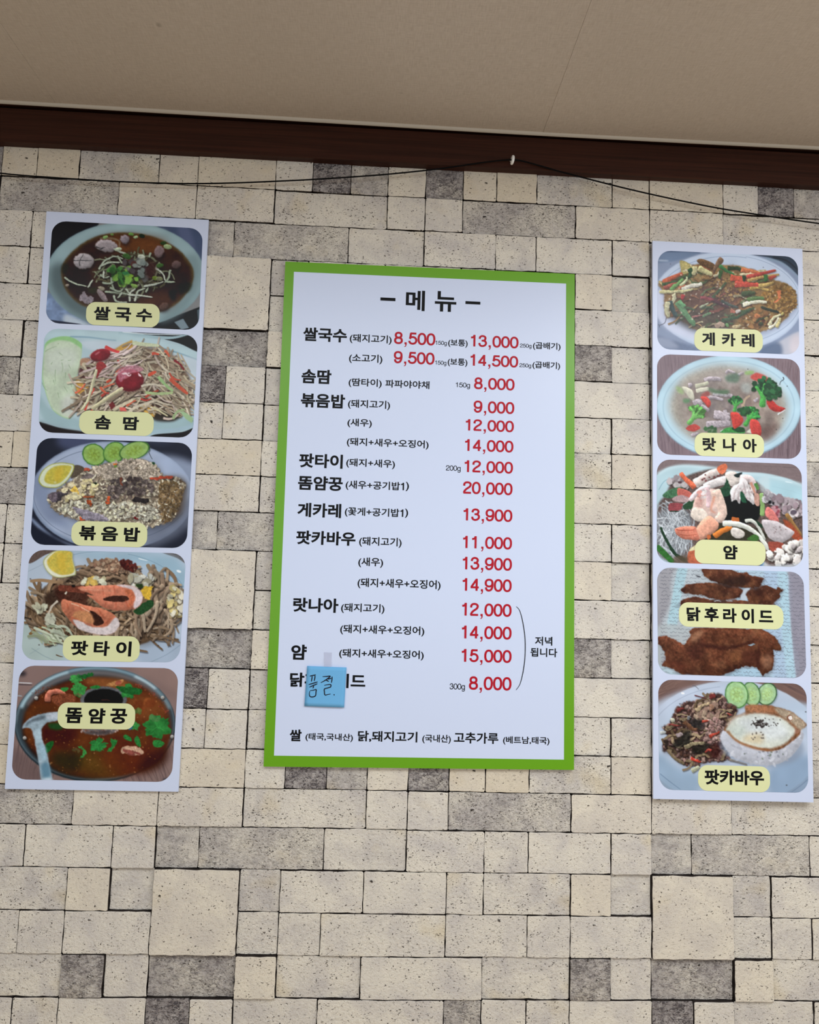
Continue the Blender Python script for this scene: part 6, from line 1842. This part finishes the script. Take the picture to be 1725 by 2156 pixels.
    P.poly([(1280, 340), (1420, 370), (1540, 450), (1590, 515), (1530, 560), (1440, 480), (1330, 410)], (176, 160, 136), soft=4, nz=.25, al=.85)
    P.poly([(1400, 430), (1430, 410), (1460, 430), (1450, 462), (1415, 465)], (120, 66, 44), soft=1)
    P.ell(1435, 440, 22, 22, (226, 216, 206), 20)
    P.ell(1490, 575, 40, 26, (160, 110, 84), nz=.2)
    P.poly([(790, 560), (830, 490), (920, 430), (1050, 400), (1200, 402), (1340, 440), (1440, 510), (1480, 580), (1440, 650), (1350, 715), (1230, 748), (1100, 738), (970, 700), (860, 645)], (206, 209, 194), soft=4, nz=.05, cell=60, jag=2)
    P.tone([(900, 460), (1250, 440), (1420, 570), (1380, 640), (1200, 660), (1000, 600)], (214, 220, 222), .8, 40)
    P.tone([(960, 620), (1150, 600), (1150, 700), (980, 680)], (206, 186, 146), .8, 25)
    P.tone([(820, 540), (980, 520), (960, 640), (860, 610)], (190, 200, 190), .8, 25)
    P.line([(800, 570), (870, 650), (960, 705), (1100, 750), (1220, 765)], 22, (150, 92, 50), 26, soft=3, al=.8)
    P.bits([(1070, 490), (1140, 465), (1200, 490), (1170, 530), (1100, 520)], 44, (5, 11), [(70, 62, 60), (50, 46, 46), (110, 104, 98)], (1, 1.7))
    P.bits([(1060, 440), (1330, 460), (1300, 520), (1060, 540)], 34, (3, 6), [(70, 64, 60)], (1, 1.6))
    P.bits([(1050, 580), (1180, 580), (1180, 660), (1060, 660)], 12, (4, 8), [(110, 100, 90)], (1, 2))
    for x, y in ((323, 300), (1398, 1117), (1590, 380)):
        P.ell(x, y, 8, 6, (70, 74, 84))
    P.crumble(heap, 0.7)
    P.crumble(egg, 0.22)


PRINT_GAIN = 1.14      # the paper prints a little lighter than the picture looks on the wall


def dish_photo(parent, Y, painter, seed, cr, corners, pill, texts, name_label):
    """one print: a grid mesh with rounded corners carrying the painted colours, its name label and lettering"""
    P = Print([corners[0], corners[1], corners[2], corners[3]], seed)
    painter(P)
    P.finish()
    a = np.clip(P.a, 0, 255)
    q = [at(*cr(*c), Y) for c in corners]
    w_, h_ = np.linalg.norm(q[1] - q[0]), np.linalg.norm(q[3] - q[0])
    NX, NYg = 300, 215
    r = .0275
    vs = np.linspace(0, 1, NYg)
    d = np.minimum(vs, 1 - vs) * h_
    ins = np.where(d < r, r - np.sqrt(np.maximum(0, r * r - (r - d) ** 2)), 0) / w_
    s_ = np.linspace(0, 1, NX)
    U = ins[:, None] + s_[None] * (1 - 2 * ins[:, None])
    V = np.repeat(vs[:, None], NX, 1)
    q = np.array(q)
    pos = (q[0] * (1 - U)[..., None] + q[1] * U[..., None]) * (1 - V)[..., None] + (q[3] * (1 - U)[..., None] + q[2] * U[..., None]) * V[..., None]
    sx, sy = U * (P.W - 1), V * (P.H - 1)
    a = box_blur(a, 1) * .5 + a * .5
    xi, yi = np.clip(sx.astype(int), 0, P.W - 2), np.clip(sy.astype(int), 0, P.H - 2)
    fx, fy = (sx - xi)[..., None], (sy - yi)[..., None]
    colr = (a[yi, xi] * (1 - fx) + a[yi, xi + 1] * fx) * (1 - fy) + (a[yi + 1, xi] * (1 - fx) + a[yi + 1, xi + 1] * fx) * fy
    colr = np.clip((lin(colr) - .008) * PRINT_GAIN, .003, .93)
    base = q.mean(0)
    off = np.array(parent_loc(parent))
    verts = (pos.reshape(-1, 3) - off)
    idx = np.arange(NX * NYg).reshape(NYg, NX)
    quads = np.stack([idx[:-1, :-1], idx[1:, :-1], idx[1:, 1:], idx[:-1, 1:]], -1).reshape(-1, 4)
    me = bpy.data.meshes.new('dish_photo')
    me.vertices.add(len(verts))
    me.vertices.foreach_set('co', verts.astype(np.float32).ravel())
    me.loops.add(quads.size)
    me.loops.foreach_set('vertex_index', quads.astype(np.int32).ravel())
    me.polygons.add(len(quads))
    me.polygons.foreach_set('loop_start', np.arange(0, quads.size, 4, dtype=np.int32))
    me.update(calc_edges=True)
    ca_ = me.color_attributes.new('print', 'FLOAT_COLOR', 'POINT')
    ca_.data.foreach_set('color', np.c_[colr.reshape(-1, 3), np.ones(len(verts))].astype(np.float32).ravel())
    me.materials.append(m_photo)
    ph = bpy.data.objects.new('dish_photo', me)
    C.objects.link(ph)
    ph.parent = parent
    ph['label'] = name_label
    Yp = Y - .0003
    o = flat_quad([cr(*c) for c in pill], Yp, .0185)
    mesh_obj('name_label', o, [tuple(range(len(o)))], m_pill, None).parent = ph
    pl = bpy.data.objects[ph.name]
    lab = ph.children[0]
    lab.data.transform(Matrix.Translation(-Vector(off)))
    mb = MB()
    for s, tl, br in texts:
        v, f = fit_text(s, cr(*tl), cr(*br), Yp - .0003, .034)
        mb.add(v - off, f)
    t = mb.build('lettering', m_black)
    t.parent = ph


def poster(label, quad, Yf, Yb, dishes):
    root = thing('dish_poster', label, 'poster', at(*np.mean(quad, 0), 0), 'dish photo posters beside the menu board')
    v, f = slab(np.array([at(*p, Yf) for p in quad]), Yf, Yb)
    mesh_obj('card', v, f, m_board_l, root)
    for k, dsh in enumerate(dishes):
        dish_photo(root, Yf - .0003, *dsh)


S1, S2, S3, S4, S5 = 1725 / 360, 1725 / 370, 1725 / 380, 1725 / 340, 1725 / 350
poster('tall white poster of five dish photos hanging on the left', [(98, 445), (439.5, 463), (375.5, 1667), (10, 1661)], -.0048, -.0004, [
    (dish_noodle_soup, 11, crop(85, 440, S1), [(124, 118), (1641, 198), (1597, 1225), (49, 1148)], [(468, 935), (1208, 960), (1198, 1197), (455, 1167)],
     [('쌀', (543, 980), (700, 1124)), ('국', (757, 990), (910, 1136)), ('수', (972, 1003), (1123, 1142))], 'photo of brown noodle soup in a pale bowl'),
    (dish_papaya_salad, 12, crop(70, 680, S1), [(116, 52), (1662, 122), (1611, 1160), (49, 1101)], [(470, 880), (1220, 905), (1212, 1143), (460, 1117)],
     [('솜', (625, 927), (778, 1075)), ('땀', (910, 942), (1060, 1084))], 'photo of shredded salad with a cabbage wedge'),
    (dish_fried_rice, 13, crop(50, 910, S1), [(141, 54), (1705, 110), (1642, 1171), (63, 1133)], [(487, 893), (1250, 915), (1243, 1164), (475, 1140)],
     [('볶', (565, 942), (722, 1092)), ('음', (787, 950), (945, 1100)), ('밥', (1015, 957), (1168, 1106))], 'photo of fried rice with lemon and cucumber'),
    (dish_pad_thai, 14, crop(30, 1150, S2), [(152, 34), (1688, 71), (1622, 1142), (66, 1114)], [(485, 873), (1235, 886), (1228, 1138), (470, 1120)],
     [('팟', (563, 925), (718, 1074)), ('타', (787, 928), (932, 1078)), ('이', (1005, 932), (1145, 1083))], 'photo of fried noodles with two prawns'),
    (dish_tom_yum, 15, crop(5, 1390, S3), [(168, 50), (1686, 78), (1618, 1165), (83, 1138)], [(533, 402), (1274, 415), (1264, 665), (525, 653)],
     [('똠', (610, 452), (760, 603)), ('얌', (828, 457), (978, 607)), ('꿍', (1037, 462), (1187, 609))], 'photo of red soup in a ring pot with a ladle')])
poster('tall white poster of five dish photos hanging on the right', [(1374.5, 507), (1690, 524), (1713.5, 1689.5), (1376, 1682)], -.0105, -.0055, [
    (dish_crab_curry, 21, crop(1365, 500, S4), [(107, 137), (1600, 206), (1617, 1253), (99, 1190)], [(497, 963), (1224, 988), (1228, 1233), (492, 1206)],
     [('게', (575, 1010), (715, 1156)), ('카', (787, 1018), (935, 1165)), ('레', (1000, 1025), (1140, 1172))], 'photo of crab in yellow curry on an oval plate'),
    (dish_broccoli_soup, 22, crop(1365, 735, S4), [(97, 52), (1620, 109), (1637, 1176), (98, 1123)], [(500, 890), (1238, 912), (1240, 1163), (495, 1138)],
     [('랏', (583, 942), (727, 1090)), ('나', (800, 948), (943, 1097)), ('아', (1013, 955), (1162, 1105))], 'photo of thick soup with broccoli and carrot'),
    (dish_seafood_salad, 23, crop(1365, 955, S5), [(92, 58), (1593, 110), (1610, 1180), (92, 1127)], [(487, 890), (1220, 912), (1220, 1165), (482, 1137)],
     [('얌', (780, 948), (930, 1099))], 'photo of seafood salad with prawns and squid'),
    (dish_fried_chicken, 24, crop(1365, 1185, S5), [(93, 46), (1613, 97), (1644, 1199), (106, 1154)], [(322, 407), (1402, 440), (1408, 694), (320, 660)],
     [('닭', (400, 457), (545, 606)), ('후', (585, 460), (733, 612)), ('라', (778, 468), (920, 622)), ('이', (970, 475), (1100, 628)), ('드', (1150, 493), (1300, 619))], 'photo of brown fried chicken pieces on written paper'),
    (dish_basil_pork, 25, crop(1365, 1420, S1), [(102, 49), (1597, 96), (1619, 1196), (114, 1162)], [(507, 912), (1228, 930), (1233, 1191), (503, 1171)],
     [('팟카바우', (570, 958), (1172, 1122))], 'photo of minced pork, rice and a fried egg')])
